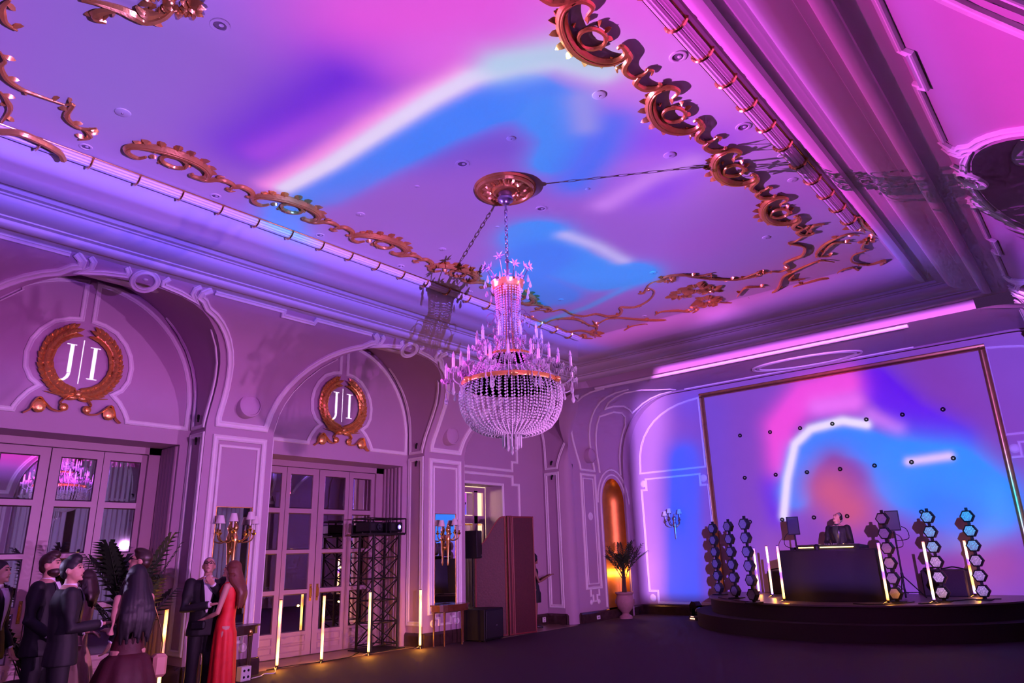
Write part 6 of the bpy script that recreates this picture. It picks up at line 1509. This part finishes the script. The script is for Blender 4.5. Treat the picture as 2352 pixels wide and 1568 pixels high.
person((-7.85, 3.22, 0), (-.98, .05), 1.70, 'woman with waist-long black hair in a wine red gown, arm bent', 'skin', None, .96, [[(-.22, -.10, 1.10), (-.16, .17, 1.12)], [(.20, .02, 1.08), (.10, .24, 1.06)]], (.05, 0, .25), long_hair('hair_black', .62, 1.9, .12), True, gown('dress_wine', .78, .46, True), False, trousers=None, extra=wine_bag, shoes=False)
person((-8.62, 3.55, 0), (-.5, -.6), 1.87, 'man with glasses in a dark suit half hidden behind the woman with long black hair', 'skin', 'suit', 1.04, None, (.2, 0, .2), short_hair('hair_brown', 1.0, .01), glasses=True)
person((-9.10, 3.18, 0), (-.5, -.86), 1.66, 'woman in a pale pink dress half hidden behind the bow tie man, arm raised', 'skin_warm', None, .95, [[(-.20, .10, 1.12), (-.06, .22, 1.36)], [(.21, .05, 1.05), (.14, .25, .98)]], (.1, 0, 0), long_hair('hair_brown', .3, 1.3, .05), True, gown('skin_warm', .80, .36, True), False, trousers=None, shoes=False)
def greyman(r, hp, h, A):
    mb = MB(); loft(mb, [(0, .05, .94, .13, .085), (0, .055, 1.02, .14, .09), (0, .06, 1.10, .135, .09), (0, .06, 1.30, .13, .09)]); mb.build('shirt_body', 'shirt', r, True)
    mb = MB(); mb.lathe([(.148, 0), (.15, .035), (.146, .035), (.144, 0)], (0, .04, .985), 28, sy=.72); mb.build('belt', 'black_gloss', r, True)
person((-9.55, 4.84, 0), (.96, -.28), 1.78, 'grey-haired man with glasses in a dark suit, hand on chin, arms folded', 'skin', 'suit', 1.06, [[(-.27, .06, 1.14), (-.02, .23, 1.43)], [(.28, .08, 1.12), (-.02, .27, 1.17)]], (.38, 0, -.25), short_hair('hair_grey', .96), glasses=True, curls=(1.0, .5))
def clutch(r, hp, h, A):
    c = A[0][2]; mb = MB(); mb.box((c.x-.05, c.y-.02, c.z-.13), (c.x+.03, c.y+.16, c.z-.02), .02); mb.build('clutch_body', 'black_gloss', r)
person((-9.28, 5.02, 0), (-.62, -.66), 1.72, 'woman with long auburn hair in a fitted bright red gown', 'skin', None, .98, [[(-.20, .08, 1.10), (-.10, .27, 1.03)], [(.21, .0, 1.09), (.20, .12, .84)]], (.28, 0, .05), long_hair('hair_auburn', .48, 1.35, .11), True, gown('dress_red', .80, .2, False), False, trousers=None, extra=clutch, curls=(.9, .4), shoes=False)
def djgear(r, hp, h, A):
    mb = MB(); P = [hp((.09*math.cos(t), -.005, .02+.105*math.sin(t))) for t in [PI*i/12 for i in range(13)]]; mb.tube(P, .010, 6, (1.5, .8), up=(0, 1, 0)); mb.build('headband', 'black', r)
    for s in (-1, 1): mb = MB(); mb.lathe([(0, .03), (.03, .03), (.042, .015), (.044, 0)], hp((s*.075, -.005, .0)), 16, axis=(s, 0, 0)); mb.build('ear_cup', 'black', r, True)
person((-4.72, 16.42, ZS), (-.18, -1.0), 1.76, 'DJ with headphones and open dark shirt bending over the mixing console', 'skin_warm', 'suit', 1.04, [[(-.27, .04, 1.14), (-.16, .30, 1.02)], [(.27, .06, 1.14), (.06, .30, 1.02)]], (.50, 0, -.35), short_hair('hair_grey', .97), shirt='shirt_dark', extra=djgear)
def waitdress(r, H, h, T): gown('suit', .80, .22, False)(r, H, h, T)
def shortdress(r, H, h, T):
    mb = MB(); n = 32; rows = [[Vector((.20*h*math.cos(t), .01+.16*h*math.sin(t), fz*H)) for t in [2*PI*k/n for k in range(n)]] for fz in (.34, .40, .47)]
    for (x, y, z, a, b) in T:
        if .49 < z/H <= .82: rows.append([Vector((x+(a+.012)*math.cos(t), y+(b+.014)*math.sin(t), z)) for t in [2*PI*k/n for k in range(n)]])
    mb.grid(rows, True); mb.build('dress', 'suit', r, True)
person((-11.10, 13.78, 0), (.75, .66), 1.66, 'woman with curly dark hair and short black dress stepping from behind the folding screen', 'skin_brown', None, .95, [[(-.20, .10, 1.12), (-.04, .32, 1.24)], [(.20, .12, 1.10), (.10, .38, 1.24)]], (.15, 0, 0), afro('hair_black'), True, shortdress, False, trousers=None)
